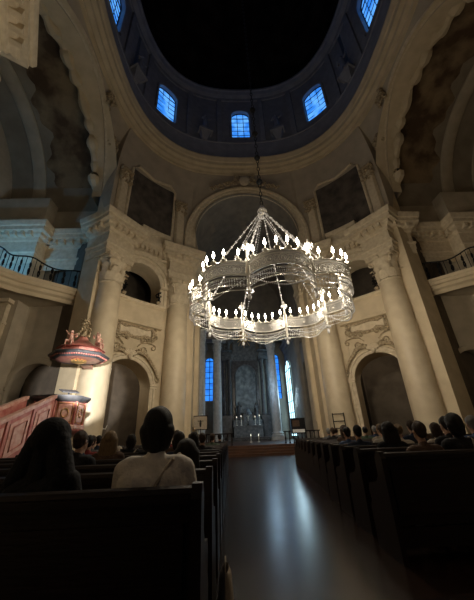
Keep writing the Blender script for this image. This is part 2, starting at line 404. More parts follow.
for k in range(8):
    for dth in (-13.5,13.5):
        th=45*k+dth; q_=fth(rad(th)); a,b=Pc(10.22*q_,th-1.6),Pc(10.22*q_,th+1.6); c,d=Pc(9.98*q_,th+1.5),Pc(9.98*q_,th-1.5)
        mb.prism([a,b,c,d],30,37.3)
tag(mb.build('trim_17',M['drum'],ang=25),kind='structure')
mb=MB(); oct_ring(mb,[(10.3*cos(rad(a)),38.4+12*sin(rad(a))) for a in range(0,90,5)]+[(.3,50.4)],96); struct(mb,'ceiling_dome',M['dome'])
wn=0
def window(mp,op,glass,wall_d,nu=3,nv=5,frame=M['lead'],name=None,depth=.35):
    """leaded arched window: structure object with glass pane and bars"""
    global wn; wn+=1; c,w,zb,zs,ri=op
    mb=MB(); N=12; pts=[(c-w,zb),(c+w,zb)]+[(c+w*cos(PI*k/N),zs+ri*sin(PI*k/N)) for k in range(N+1)]
    mb.add([mp(x,z,depth) for x,z in pts],[tuple(range(len(pts)))])
    o=mb.build('window_%d'%wn,glass); tag(o,kind='structure')
    b=MB(); t=.045
    def tp(x): u=min(1,abs((x-c)/w)); return zs+ri*math.sqrt(1-u*u)
    for i in range(nu+1):
        x=c-w+2*w*i/nu
        if i in(0,nu): continue
        b.tube([mp(x,zb,depth-.05),mp(x,tp(x),depth-.05)],t*.8,4)
    for j in range(nv+1):
        z=zb+(zs-zb)*j/nv; b.tube([mp(c-w,z,depth-.05),mp(c,z,depth-.05),mp(c+w,z,depth-.05)],t*(1.3 if j==nv else .8),4)
    b.build('window_bar',frame,o)
    f=MB(); f.tube([mp(c-w,zb,depth-.06)]+[mp(x,z,depth-.06) for x,z in pts[2:][::-1]]+[mp(c+w,zb,depth-.06)],.07,4)
    f.build('window_frame',frame,o); return o
for k in (0,1,2,6,7): window(drum_map,wops[k],M['blueglass'],0)
mb=MB()
for k in range(8): arch_band(mb,drum_map,wops[k],[(0.0,0),(.02,.12),(.22,.15),(.26,.06),(.26,0)],True)
tag(mb.build('trim_18',M['drum']),kind='structure')
# statues on corbels between the drum windows are added below

# chancel shell
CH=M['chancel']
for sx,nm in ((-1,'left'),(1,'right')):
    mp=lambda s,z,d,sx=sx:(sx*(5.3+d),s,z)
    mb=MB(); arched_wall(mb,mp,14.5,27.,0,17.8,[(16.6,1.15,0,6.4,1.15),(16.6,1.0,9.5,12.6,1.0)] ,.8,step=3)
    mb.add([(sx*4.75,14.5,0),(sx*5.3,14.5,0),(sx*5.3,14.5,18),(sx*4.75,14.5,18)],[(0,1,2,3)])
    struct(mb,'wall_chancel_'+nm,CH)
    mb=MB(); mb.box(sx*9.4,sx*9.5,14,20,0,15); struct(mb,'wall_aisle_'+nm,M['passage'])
ap=lambda s,z,d:(s,27.+d,z)
bw_l=(-4.6,.6,5.2,10.2,.5); bw_r=(4.0,.62,5.2,10.4,.5)
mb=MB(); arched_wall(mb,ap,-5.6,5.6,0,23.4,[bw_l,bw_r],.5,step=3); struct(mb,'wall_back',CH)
window(ap,bw_l,M['deepblue'],0,2,7,depth=.3); window(ap,bw_r,M['deepblue'],0,2,7,depth=.3)
# tall pale glazed slit in the right chancel wall, seen at a slant
sl=lambda s,z,d:(5.3+d,s,z)
o=window(sl,(25.0,1.7,.9,8.3,1.2),M['paleglass'],0,3,6,depth=-.04)
mb=MB(); prof=[(0,10.7),(.1,10.7),(.12,11.1),(.3,11.2),(.35,11.5),(.5,11.55),(.5,11.75),(0,11.9)]
for sx in (-1,1): sweep(mb,[(sx*5.28,14.6),(sx*5.28,26.9)],prof,sx)
tag(mb.build('trim_19',CH),kind='structure')
# sanctuary platform
mb=MB()
for k in range(4): mb.box(-4.7,4.7,9.6+.38*k,27,.15*k+(0.002 if k==0 else 0),.15*(k+1))
struct(mb,'floor_sanctuary',M['woodlight'],smooth=False)
ZP=.6

# ------------------------------------------------------------------ columns
def leaf(mb,a,r0,z0,h,w,curl):
    P=[]
    for j in range(6):
        v=j/5; z=z0+h*(v if v<.8 else .8+ (v-.8)*.2) ; r=r0+curl*(v**3)+ (.03 if j else 0)
        ww=w*(1-.15*v) if v<.8 else w*.5
        if j==5: z-=h*.12; r+=curl*.3
        P.append([Vector((cos(a)*(r+(.0 if i!=1 else .035))-sin(a)*ww*(i-1)/1, sin(a)*(r+(0 if i!=1 else .035))+cos(a)*ww*(i-1)/1, z)) for i in range(3)])
    mb.grid(P)
def capital_mesh(r,h):
    mb=MB(); mb.lathe([(r*1.02,0),(r*1.1,.04*h),(r*1.02,.08*h),(r*.98,.1*h),(r*.98,.5*h),(r*1.1,.78*h),(r*1.28,.86*h),(r*1.0,.87*h)],n=24)
    for k in range(8): leaf(mb,2*PI*k/8,r*1.0,.08*h,.38*h,r*.34,r*.28)
    for k in range(8): leaf(mb,2*PI*(k+.5)/8,r*1.02,.12*h,.62*h,r*.32,r*.34)
    for k in range(4):
        a=PI/4+k*PI/2; c=Vector((cos(a)*r*1.38,sin(a)*r*1.38,.74*h)); ax=Vector((cos(a),sin(a),0)); pts=[]
        pts.append(Vector((cos(a)*r*1.02,sin(a)*r*1.02,.45*h)))
        for j in range(16):
            t=PI*.9-j*.55; q=r*.26*(1-j/20); pts.append(c+ax*q*cos(t)+Vector((0,0,q*sin(t))))
        mb.tube(pts,[r*.07]*len(pts),5)
    ab=[]
    for k in range(4):
        a0=PI/4+k*PI/2
        ab+=[(cos(a0-.06)*r*1.72,sin(a0-.06)*r*1.72),(cos(a0+.06)*r*1.72,sin(a0+.06)*r*1.72),(cos(a0+PI/4)*r*1.2,sin(a0+PI/4)*r*1.2)]
    mb.prism(ab,.87*h,.97*h); mb.prism([(x*1.04,y*1.04) for x,y in ab],.94*h,h)
    for k in range(4): a=k*PI/2; mb.ball((cos(a)*r*1.25,sin(a)*r*1.25,.92*h),(r*.16,r*.16,.09*h))
    return mb
def make_column(name,r,h,label,m=M['column'],cm=M['stucco'],hb=.9,hc=2.2,group=None):
    e=empty(name,(0,0,0),label,'column',group)
    mb=MB(); mb.box(-r*1.35,r*1.35,-r*1.35,r*1.35,0,hb*.45); mb.lathe([(r*1.3,hb*.45),(r*1.36,hb*.55),(r*1.3,hb*.66),(r*1.12,hb*.7),(r*1.1,hb*.78),(r*1.2,hb*.84),(r*1.18,hb*.92),(r*1.02,hb)],n=32)
    mb.build('base',cm,e)
    mb=MB(); H=h-hc; mb.lathe([(r*1.02,hb),(r,hb+.1)]+[(r*(1-.14*max(0,(t-.3)/.7)**1.5),hb+.1+(H-hb-.1)*t) for t in [i/12 for i in range(13)]],n=40); mb.build('shaft',m,e)
    o=capital_mesh(r*.86,hc).build('capital',cm,e,ang=60); o.location=(0,0,H); return e
c0=make_column('corinthian_column',.86,12.62,'',hc=2.0)
first=True
CD={(-1,1,1):'cream Corinthian column behind the red marble pulpit',(1,1,1):'cream Corinthian column right of the right pier doorway',(-1,1,0):'cream Corinthian column between the left pier doorway and the chancel',(1,1,0):'cream Corinthian column between the chancel and the right pier doorway',(-1,-1,1):'rear left Corinthian column beside the crossing',(1,-1,1):'rear right Corinthian column beside the crossing'}
for (sx,sy,i),lb in CD.items():
    c=c0 if first else dup(c0); first=False; x,y=Pc(11.75 if i else 11.7,COLT[sx][i]); c.location=(sx*x,sy*y,0); c.rotation_euler=(0,0,-sx*sy*rad(COLT[sx][i])); c['label']=lb; c['group']='Corinthian columns of the crossing'
# flat pilasters on the transept piers and chancel mouth
def make_pilaster(w,d,h,label):
    e=empty('pilaster',(0,0,0),label,'pilaster'); mb=MB().box(-w/2,w/2,-d,0,.8,h-1.6); mb.box(-w/2+.12,w/2-.12,-d-.04,-d+.01,1.4,h-2.0); mb.build('shaft',M['stone'],e)
    mb=MB().box(-w/2-.08,w/2+.08,-d-.1,0,0,.65); mb.box(-w/2-.04,w/2+.04,-d-.06,0,.65,.8); mb.build('base',M['stucco'],e)
    mb=MB().box(-w/2,w/2,-d,0,h-1.6,h-.3); mb.box(-w/2-.15,w/2+.15,-d-.18,0,h-.25,h); mb.box(-w/2-.06,w/2+.06,-d-.08,0,h-1.65,h-1.5)
    for row,(z,hh) in enumerate(((h-1.5,.55),(h-1.2,.75))):
        for k in range(3):
            x=(k-1)*w/3
            P=[[(x+(i-1)*w*.14,-d-.04-(.18*(j/4)**2),z+hh*j/4) for i in range(3)] for j in range(5)]; mb.grid(P)
    for s in (-1,1): mb.tube([(s*(w/2+.05)+.13*cos(t)*(1-t/14),-d-.12,h-.5+.13*sin(t)*(1-t/14)) for t in [q*.6 for q in range(16)]],.04,5)
    mb.build('capital',M['stucco'],e,ang=60); return e
pc=make_pilaster(1.3,.35,9.7,''); 
for i,(x,y,rz,lb,sc) in enumerate(((-16.6,6.28,0,'pilaster under the left transept gallery',1),(16.6,6.28,0,'pilaster under the right transept gallery',1))):
    c=pc if i==0 else dup(pc); c.location=(x,y,0); c.rotation_euler=(0,0,rz); c['label']=lb; c['group']='transept pilasters'
pc=make_pilaster(1.1,.3,13.5,'')
for i,(x,y,lb) in enumerate(((-4.75,12.6,'flat pilaster lining the left side of the chancel mouth'),(4.75,12.6,'flat pilaster lining the right side of the chancel mouth'))):
    c=pc if i==0 else dup(pc); c.location=(x,y,ZP-.02); c.rotation_euler=(0,0,(PI/2 if x<0 else -PI/2)); c['label']=lb; c['group']='chancel pilasters'

# ------------------------------------------------------------------ stucco work on the piers
def curl(c,r,a0,turns,n=22,grow=1.):
    return [(c[0]+r*(1-.75*k/n)*cos(a0+turns*2*PI*k/n),c[1]+r*(1-.75*k/n)*sin(a0+turns*2*PI*k/n)) for k in range(n+1)]
def on(mp,c,pts,d): return [mp(c+x,z,-d) for x,z in pts]
for sx,nm in ((-1,'left'),(1,'right')):
    mp=pier_map(sx,1); door_op=DOOR[sx]; bal_op=BAL[sx]; c=door_op[0]
    e=empty('doorway_surround',(0,0,0),'moulded stone arch around the %s pier doorway'%nm,'doorway surround','pier doorway surrounds')
    mb=MB(); arch_band(mb,mp,door_op,[(0,-.05),(0,.10),(.1,.14),(.2,.14),(.24,.2),(.36,.2),(.4,.08),(.42,0)],True,.3); mb.build('archivolt',M['stucco'],e,ang=25)
    for s in (-1,1):
        mb=MB()
        for w0,w1,z0,z1,d in ((-.02,.46,4.3,4.45,.22),(-.06,.52,4.45,4.6,.3),(-.02,.48,0,.6,.24)):
            a,b=c+s*(1.72+w0),c+s*(1.72+w1); vs=[mp(x,z,-dd) for x in (a,b) for z in (z0,z1) for dd in (0,d)]; mb.add(vs,[(0,1,3,2),(4,6,7,5),(0,4,5,1),(2,3,7,6),(0,2,6,4),(1,5,7,3)])
        mb.build('impost',M['stucco'],e)
    # rocaille over the door
    e=empty('rocaille_ornament',(0,0,0),'stucco rocaille with shell and scrolls above the %s pier doorway'%nm,'stucco ornament','rocaille above the pier doorways')
    mb=MB()
    for s in (-1,1):
        mb.tube(on(mp,c,[(s*x,z) for x,z in [(.25,6.35),(.55,6.62),(.9,6.66),(1.25,6.45),(1.65,6.0),(2.0,5.5),(2.2,5.05)]],.2),[.08,.13,.15,.14,.12,.1,.07],6)
        mb.tube(on(mp,c,[(s*x,z) for x,z in curl((.95,6.85),.28,-1.4,1.2)],.2),.045,5)
        mb.tube(on(mp,c,[(s*x,z) for x,z in curl((2.2,4.95),.25,1.5,1.1)],.2),.05,5)
        mb.tube(on(mp,c,[(s*x,z) for x,z in [(.5,7.05),(.8,7.35),(1.3,7.45),(1.7,7.35)]+curl((1.7,7.12),.22,1.5,-1.)],.14),.04,5)
        for k in range(7): x=s*(.45+k*.2); mb.ball(mp(c+x,6.72-.05*k*k*.35+.12*sin(k*2.),-.2),(.11,.11,.09))
    mb.build('scroll',M['ornament'],e)
    mb=MB()
    for k in range(-4,5):
        a=PI/2+k*.3; mb.tube(on(mp,c,[(.1*cos(a),6.35+.1*sin(a)),(.3*cos(a),6.35+.3*sin(a)),(.46*cos(a),6.35+.46*sin(a))],.26),[.03,.06,.07],6)
    mb.ball(mp(c,6.3,-.22),(.16,.16,.2)); mb.build('shell',M['stucco'],e)
    # balcony
    cb=bal_op[0]
    e=empty('balcony',(0,0,0),'%s pier balcony with solid stone parapet below the arched opening'%nm,'balcony','pier balconies')
    mb=MB(); s0,s1=cb-1.9,cb+1.9
    prof=[(0,8.5),(.35,8.55),(.4,8.75),(.3,8.8),(.3,10.0),(.36,10.05),(.42,10.15)]
    P=[[mp(s0+(s1-s0)*k/16,z,-(d*(1 if 0<k<16 else 0)+ (0.12*sin(PI*k/16) if 0<k<16 else 0))) for d,z in prof] for k in [0,.02]+list(range(1,16))+[15.98,16]]
    mb.grid(P); mb.build('parapet',M['stone'],e)
    mb=MB(); P=[[mp(s0-.06+(s1-s0+.12)*k/16,z,-d) for d,z in ((0,10.13),(.58,10.13),(.62,10.22),(.58,10.32),(0,10.35))] for k in range(17)]; mb.grid(P); mb.build('coping',M['stucco'],e)
    e=empty('balcony_arch_surround',(0,0,0),'moulded arch framing the %s pier balcony opening'%nm,'arch surround','balcony arch surrounds')
    mb=MB(); arch_band(mb,mp,bal_op,[(0,-.05),(0,.14),(.12,.2),(.3,.2),(.34,.28),(.5,.3),(.55,.16),(.62,.16),(.66,.3),(.8,.42),(.86,.5),(.9,.2),(.9,0)],True,10.4); mb.build('archivolt',M['stucco'],e,ang=25)
    for s in (-1,1):
        mb=MB(); a,b=cb+s*1.53,cb+s*2.15; vs=[mp(x,z,-dd) for x in (a,b) for z in (11.85,12.1) for dd in (0,.36)]; mb.add(vs,[(0,1,3,2),(4,6,7,5),(0,4,5,1),(2,3,7,6),(0,2,6,4),(1,5,7,3)])
        mb.build('impost',M['stucco'],e)
    # ornamental panel below the balcony
    e=empty('rocaille_relief',(0,0,0),'framed rocaille stucco panel under the %s pier balcony'%nm,'stucco ornament','rocaille panels under the balconies')
    mb=MB()
    fr=[(-1.25,8.5),(-.8,8.42),(-.3,8.52),(.3,8.52),(.8,8.42),(1.25,8.5),(1.33,8.1),(1.2,7.78),(.7,7.88),(.25,7.7),(-.25,7.7),(-.7,7.88),(-1.2,7.78),(-1.33,8.1)]
    mb.tube(on(mp,cb,fr,.1),[.15,.1]*7,6,closed=True); mb.build('frame',M['ornament'],e)
    random.seed(3)
    for s in (-1,1):
        mb=MB()
        for cx,cz,r in ((1.42,8.55,.3),(1.5,7.95,.26),(1.2,7.62,.2),(.6,7.6,.18)): mb.tube(on(mp,cb,[(s*x,z) for x,z in curl((cx,cz),r,1.2,1.25)],.14),.06,5)
        for k in range(16): mb.ball(mp(cb+s*(.2+k*.085),7.68+.1*sin(k*1.3),-.14),(.08,.08,.07),6,4)
        for k in range(12): mb.ball(mp(cb+s*(1.35+.2*random.random()),7.7+k*.11,-.14),(.1,.1,.09),6,4)
        mb.build('leafwork',M['ornament'],e)
    mb=MB(); vs=[[mp(cb-1.15+2.3*k/10,z,-.05) for z in (7.85,8.4)] for k in range(11)]; mb.grid(vs); mb.build('panel',M['stucco'],e)
    # planted urns on the coping
    for s,wd in ((-1,'chancel' ),(1,'transept')):
        p=mp(cb+s*1.4,10.35,-.3)
        e=empty('flower_urn',p,'dark leafy urn at the %s end of the %s pier balcony'%('chancel' if s<0 else 'transept',nm),'urn','urns on the balconies')
        MB().lathe([(0,0),(.11,0),(.06,.08),(.14,.22),(.16,.34),(.12,.36),(0,.3)],n=12).build('urn',M['ornament'],e)
        mb=MB()
        for k in range(26):
            a=random.random()*6.28; q=.05+.16*random.random(); z=.35+.75*random.random(); mb.ball((q*cos(a),q*sin(a),z),(.06,.05,.08),5,3)
        mb.tube([(0,0,.3),(0,0,1.05)],.02,4); mb.build('foliage',M['iron'],e)

# stucco on the upper wall: dark fresco fields and consoles
for sx,nm in ((-1,'left'),(1,'right')):
    mb=MB(); P=[[updeg(sx*t,z,-.04) for z in (16.6,17.6,18.6,19.6,20.6,21.6,22.4)] for t in [35+i for i in range(0,21)]]; mb.grid(P)
    tag(mb.build('fresco_field',M['frescodark']),'dark fresco field above the %s pier cornice'%nm,'fresco','fresco fields over the piers')
    mb=MB(); 
    fr=[(34.6,16.6),(34.6,22.3),(37,22.9),(45,22.6),(53,22.9),(55.4,22.3),(55.4,16.6)]
    mb.tube([updeg(sx*a,z,-.08) for a,z in fr],.13,6); mb.build('frame',M['stucco'],bpy.data.objects['fresco_field' if sx<0 else 'fresco_field.001'])
    for th,w in ((31.5,'chancel'),(58.3,'transept')):
        e=empty('stucco_console',updeg(sx*th,16.6,-.1),'tapering stucco console on the %s side above the %s pier cornice'%(w,nm),'stucco console','consoles over the pier cornice',rz=-sx*rad(th))
        MB().prism([(-.45,0),(.45,0),(.3,-.25),(-.3,-.25)],0,4.6).build('shaft',M['stucco'],e)
        mb=MB(); mb.box(-.55,.55,-.45,0,4.6,4.8)
        for s in (-1,1):
            for zz in (4.2,3.6): mb.tube([(s*.42+.18*cos(t)*(1-t/11)*s,-.32,zz+.18*sin(t)*(1-t/11)) for t in [q*.6 for q in range(14)]],.06,5)
        for k in range(20): mb.ball((random.uniform(-.5,.5),-.3+random.uniform(-.08,.08),random.uniform(3.4,4.8)),random.uniform(.08,.17),6,4)
        mb.build('scrollwork',M['ornament'],e)
# cartouche over the chancel arch
e=empty('cartouche',(0,10.1,23.6),'stucco cartouche with leafwork crowning the chancel arch','stucco ornament')
mb=MB(); mb.ball((0,-.2,.5),(.55,.2,.65),14,8); mb.build('shield',M['stucco'],e)
random.seed(5)
for s in (-1,1):
    mb=MB()
    for cx,cz,r in ((.8,.9,.35),(.95,.2,.35),(1.6,0,.3),(2.3,-.35,.28)): mb.tube([(s*x,-.25,z) for x,z in curl((cx,cz),r,.8,1.2)],.08,5)
    for k in range(22): x=.6+k*.13; mb.ball((s*x,-.22,.35-.06*x*x*1.3+.18*sin(k*1.9)),random.uniform(.09,.16),6,4)
    mb.build('leafwork',M['ornament'],e)
# leafwork tufts on the side arches and cornice soffit
for sx,nm in ((-1,'left'),(1,'right')):
    for yy,lab in ((5.0,'lower'),(2.6,'middle')):
        z=ZS+math.sqrt(6.9**2-yy**2)-.25; mpv=sidemap(sx); p=Vector(mpv(yy,min(z,25.1),-.35))
        e=MB()
        for k in range(26): e.ball((random.uniform(-.25,.25),random.uniform(-.45,.45),random.uniform(-.55,.55)),random.uniform(.09,.19),6,4)
        for s in (-1,1): e.tube([(-sx*.2,s*(.15+.3*cos(t)*(1-t/12)),.1+.3*sin(t)*(1-t/12)) for t in [q*.6 for q in range(15)]],.06,5)
        o=e.build('leafwork_boss',M['ornament'],loc=p); tag(o,'stucco leafwork boss, %s one on the %s transept arch'%(lab,nm),'stucco ornament','leafwork bosses')

# ------------------------------------------------------------------ transept galleries
GP=[(11.85,7.35),(12.5,6.75),(13.3,6.0),(14.1,5.3),(14.7,4.8),(15.1,4.2),(15.4,3.7),(16.2,3.3),(17.5,3.05),(19.5,2.95)]
for sx,nm in ((-1,'left'),(1,'right')):
    e=empty('gallery',(sx*15,6,0),'curving stone gallery floor in the %s transept'%nm,'gallery','transept galleries')
    mb=MB(); poly=[(sx*x-sx*15,y-6) for x,y in GP]+[(sx*4.6,1.35),(0,1.35)]
    mb.prism(poly,9.75,10.4); mb.build('slab',M['transept'],e)
    mb=MB(); sweep(mb,[(sx*x-sx*15,y-6) for x,y in GP],[(0,9.55),(.05,9.55),(.08,9.8),(.25,9.9),(.28,10.1),(.42,10.15),(.42,10.35),(.48,10.4),(.5,10.6),(0,10.62)],1 if sx<0 else -1); mb.build('moulding',M['stone'],e,ang=25)
    e=empty('iron_railing',(sx*15,6,0),'black wrought iron railing along the %s transept gallery'%nm,'railing','gallery railings')
    L=[]; 
    for a,b in zip(GP,GP[1:]):
        for k in range(6): L.append((sx*(a[0]+(b[0]-a[0])*k/6)-sx*15,a[1]+(b[1]-a[1])*k/6-6))
    zt=lambda i: 12.0+.18*sin(i*.35)
    mb=MB(); mb.tube([(x,y,zt(i)) for i,(x,y) in enumerate(L)],.05,5); mb.build('top_rail',M['iron'],e)
    mb=MB(); mb.tube([(x,y,10.72) for x,y in L],.035,5); mb.build('bottom_rail',M['iron'],e)
    mb=MB()
    for i,(x,y) in enumerate(L):
        if i%2==0: mb.tube([(x,y,10.62),(x,y,zt(i))],.025,4)
        if i%4==1 and i+2<len(L):
            x2,y2=L[i+2]
            for zc,r in ((11.15,.26),(11.6,.22)):
                for s in (-1,1): mb.tube([(x+(x2-x)*(.5+s*.9*(r*cos(t)*(1-t/12))),y+(y2-y)*(.5+s*.9*(r*cos(t)*(1-t/12))),zc+s*r*sin(t)*(1-t/12)) for t in [q*.7 for q in range(12)]],.03,4)
    mb.build('scrollwork',M['iron'],e)
for sx,nm in ((-1,'left'),(1,'right')):
    mp=lambda s,z,d,sx=sx:(sx*s,7.4+d,z); mb=MB(); arch_band(mb,mp,(14.0,1.5,0,4.3,1.5),[(0,0),(0,.1),(.12,.14),(.3,.14),(.34,0)],True,.2)
    e=empty('doorway_surround',(0,0,0),'plain arch around the doorway under the %s transept gallery'%nm,'doorway surround','transept doorway surrounds'); mb.build('archivolt',M['transept'],e)
    for s in (-1,1): MB().box(sx*(14+s*1.48),sx*(14+s*1.95),7.18,7.42,4.2,4.42).build('impost',M['transept'],e)

# ------------------------------------------------------------------ remeshed organic bodies
def remesh(mb,name,m,parent,vox,smooth=6,disp=0.):
    o=mb.build(name+'_tmp',m,smooth=False,merge=0)
    md=o.modifiers.new('r','REMESH'); md.mode='VOXEL'; md.voxel_size=vox; md.use_smooth_shade=True
    s=o.modifiers.new('s','SMOOTH'); s.factor=.5; s.iterations=smooth
    dg=bpy.context.evaluated_depsgraph_get(); me=bpy.data.meshes.new_from_object(o.evaluated_get(dg))
    bpy.data.objects.remove(o); me.name=name
    if not me.materials: me.materials.append(m)
    for p in me.polygons: p.use_smooth=True
    if disp:
        for v in me.vertices:
            c=v.co; k=sin(c.x*70+3*sin(c.z*9))*.5+sin(c.y*83+2*sin(c.z*11))*.5; v.co=c+v.normal*disp*k
    r=bpy.data.objects.new(name,me); COL.objects.link(r); r.parent=parent; return r
def cap(mb,p0,r0,p1,r1,sc=(1,1,1)):
    p0,p1=Vector(p0),Vector(p1); L=(p1-p0).length; n=max(2,int(L/(min(r0,r1)*.45))+1)
    for i in range(n+1):
        t=i/n; r=r0+(r1-r0)*t; mb.ball(p0.lerp(p1,t),(r*sc[0],r*sc[1],r*sc[2]),12,8)
def person_parts(kind,vox=.011):
    """seated figure facing +Y, origin on the floor below the hips"""
    e=empty('person',(0,0,0),'','person')
    lean=.03
    b=MB(); H=Vector((0,.03,1.27))
    cap(b,(-.08,0,.56),.12,(.08,0,.56),.12); cap(b,(0,0,.58),.14,(0,.0,.85),.13,(1.1,.8,1)); cap(b,(-.08,0,.97),.11,(.08,0,.97),.11)
    cap(b,(-.14,0,1.04),.06,(.14,0,1.04),.06); cap(b,(0,0,1.04),.058,(0,.02,1.18),.052)
    b.ball(H+Vector((0,-.012,.03)),(.075,.093,.095),16,12); b.ball(H+Vector((0,.03,-.04)),(.058,.065,.075),14,10); b.ball(H+Vector((0,.055,-.085)),(.03,.03,.028))
    b.ball(H+Vector((0,.098,-.005)),(.013,.02,.024)); b.ball(H+Vector((0,.086,-.048)),(.024,.014,.008))
    for s in (-1,1):
        b.ball(H+Vector((s*.074,-.005,0)),(.012,.022,.032)); b.ball(H+Vector((s*.032,.075,.028)),(.022,.014,.007))
        sh,el,wr=Vector((s*.185,0,1.03)),Vector((s*.235,.08,.76)),Vector((s*.13,.29,.67))
        cap(b,sh,.052,el,.04); cap(b,el,.04,wr,.027)
        pal=Vector((s*.10,.35,.66)); cap(b,wr,.028,pal,.036,(1,1,.6))
        for q in range(4):
            k=pal+Vector((s*(.03-.02*q),.03,.0)); k2=k+Vector((-s*.004,.035-.004*abs(q-1.5),-.002)); k3=k2+Vector((0,.022,-.018)); cap(b,k,.0095,k2,.009); cap(b,k2,.009,k3,.0075)
        t0=pal+Vector((-s*.03,-.02,0)); cap(b,t0,.012,t0+Vector((-s*.03,.035,0)),.01)
        hp,kn,an=Vector((s*.09,0,.55)),Vector((s*.11,.43,.54)),Vector((s*.11,.40,.1))
        cap(b,hp,.085,kn,.058); cap(b,kn,.056,an,.038); cap(b,an+Vector((0,0,-.05)),.04,an+Vector((0,.14,-.065)),.032)
    body=remesh(b,'body',M['skin'],e,vox)
    for s in (-1,1):
        MB().ball(H+Vector((s*.031,.078,.012)),.011,8,6).build('eye',M['eye'],e)
    c=MB(); cap(c,(-.09,0,.58),.14,(.09,0,.58),.14,(1,.95,1)); cap(c,(-.07,0,.72),.14,(.07,0,.72),.14,(1,.85,1)); cap(c,(-.09,-.005,.95),.137,(.09,-.005,.95),.137); cap(c,(-.15,-.005,1.035),.085,(.15,-.005,1.035),.085); cap(c,(0,-.01,1.06),.07,(0,.0,1.11),.062)
    for s in (-1,1):
        cap(c,(s*.185,0,1.03),.072,(s*.24,.075,.76),.058); cap(c,(s*.24,.075,.76),.056,(s*.145,.27,.675),.042)
        for z in (.8,.86): c.ball((s*.2,.03,z),(.06,.055,.012))
    shirt=remesh(c,'top',M['cloth_black'],e,vox,disp=.0015)
    c=MB(); cap(c,(-.08,0,.56),.135,(.08,0,.56),.135)
    for s in (-1,1): cap(c,(s*.09,0,.55),.1,(s*.11,.43,.54),.072); cap(c,(s*.11,.43,.54),.07,(s*.11,.40,.14),.055)
    remesh(c,'trousers',M['cloth_grey'],e,vox)
    h=MB()
    if kind=='bob':   # thick rounded hair to the nape
        h.ball(H+Vector((0,-.025,.04)),(.1,.108,.108),16,12); cap(h,H+Vector((-.055,-.04,-.01)),.062,H+Vector((-.05,-.045,-.09)),.045); cap(h,H+Vector((.055,-.04,-.01)),.062,H+Vector((.05,-.045,-.09)),.045); cap(h,H+Vector((0,-.06,0)),.07,H+Vector((0,-.055,-.11)),.045)
    elif kind=='long':
        h.ball(H+Vector((0,-.02,.04)),(.105,.112,.105),16,12)
        for x in (-.075,-.035,0,.035,.075): cap(h,H+Vector((x,-.05,0)),.06,H+Vector((x*1.35,-.075,-.34)),.045)
    elif kind=='short':
        h.ball(H+Vector((0,-.022,.042)),(.084,.1,.1),16,12); h.ball(H+Vector((0,-.055,-.02)),(.07,.055,.06),12,8)
    elif kind=='bun':
        h.ball(H+Vector((0,-.022,.042)),(.087,.102,.102),16,12); h.ball(H+Vector((0,-.13,.07)),.045,12,8)
    elif kind=='hood':
        h.ball(H+Vector((0,-.03,.03)),(.125,.125,.13),16,12)
        for x in (-.09,0,.09): cap(h,H+Vector((x*.8,-.05,0)),.075,H+Vector((x*1.6,-.05,-.22)),.085)
    remesh(h,'hood' if kind=='hood' else 'hair',M['hairblack'],e,vox*.9,4,disp=.003 if kind!='hood' else 0)
    return e
protos={k:person_parts(k,.009 if k in('bob','hood') else .013) for k in ('bob','hood','short','long','bun')}
used=set()
def person(kind,x,y,label,top,hair='hairblack',legs='cloth_grey',s=1.,rz=0,z=-.0,group='audience seated in the pews'):
    src=protos[kind]
    if kind in used: e=dup(src)
    else: e=src; used.add(kind)
    e.location=(x,y,z); e.rotation_euler=(0,0,rad(rz)); e.scale=(s,s,s); e['label']=label; e['group']=group
    for ch in e.children:
        b=ch.name.split('.')[0]; m={'top':top,'trousers':legs,'hair':hair,'hood':hair}.get(b)
        if m: ch.material_slots[0].link='OBJECT'; ch.material_slots[0].material=M[m]
    return e
ROW=lambda k:-9+.95*k
py=lambda k:ROW(k)+.30
near=person('bob',-2.42,py(0)-.07,'person with thick dark hair in a white top with a diagonal strap, nearest pew','cloth_white',s=1.05,z=.02)
st=MB(); st.tube([(.15,.03,1.115),(.12,-.07,1.09),(.05,-.128,.98),(-.03,-.135,.85),(-.1,-.13,.74),(-.17,-.1,.62)],[.013]*6,6); st.build('bag_strap',M['cloth_beige'],near)
person('hood',-3.2,py(0)+.02,'person in a dark hooded coat seated in the nearest pew, before the pulpit','cloth_black','cloth_black',legs='cloth_black',s=1.04,z=-.02,rz=-6)
person('long',-2.36,py(1)+.03,'person in black with long dark hair at the aisle end of the second left pew','cloth_black',legs='cloth_black',s=.98,rz=12,z=-.10)
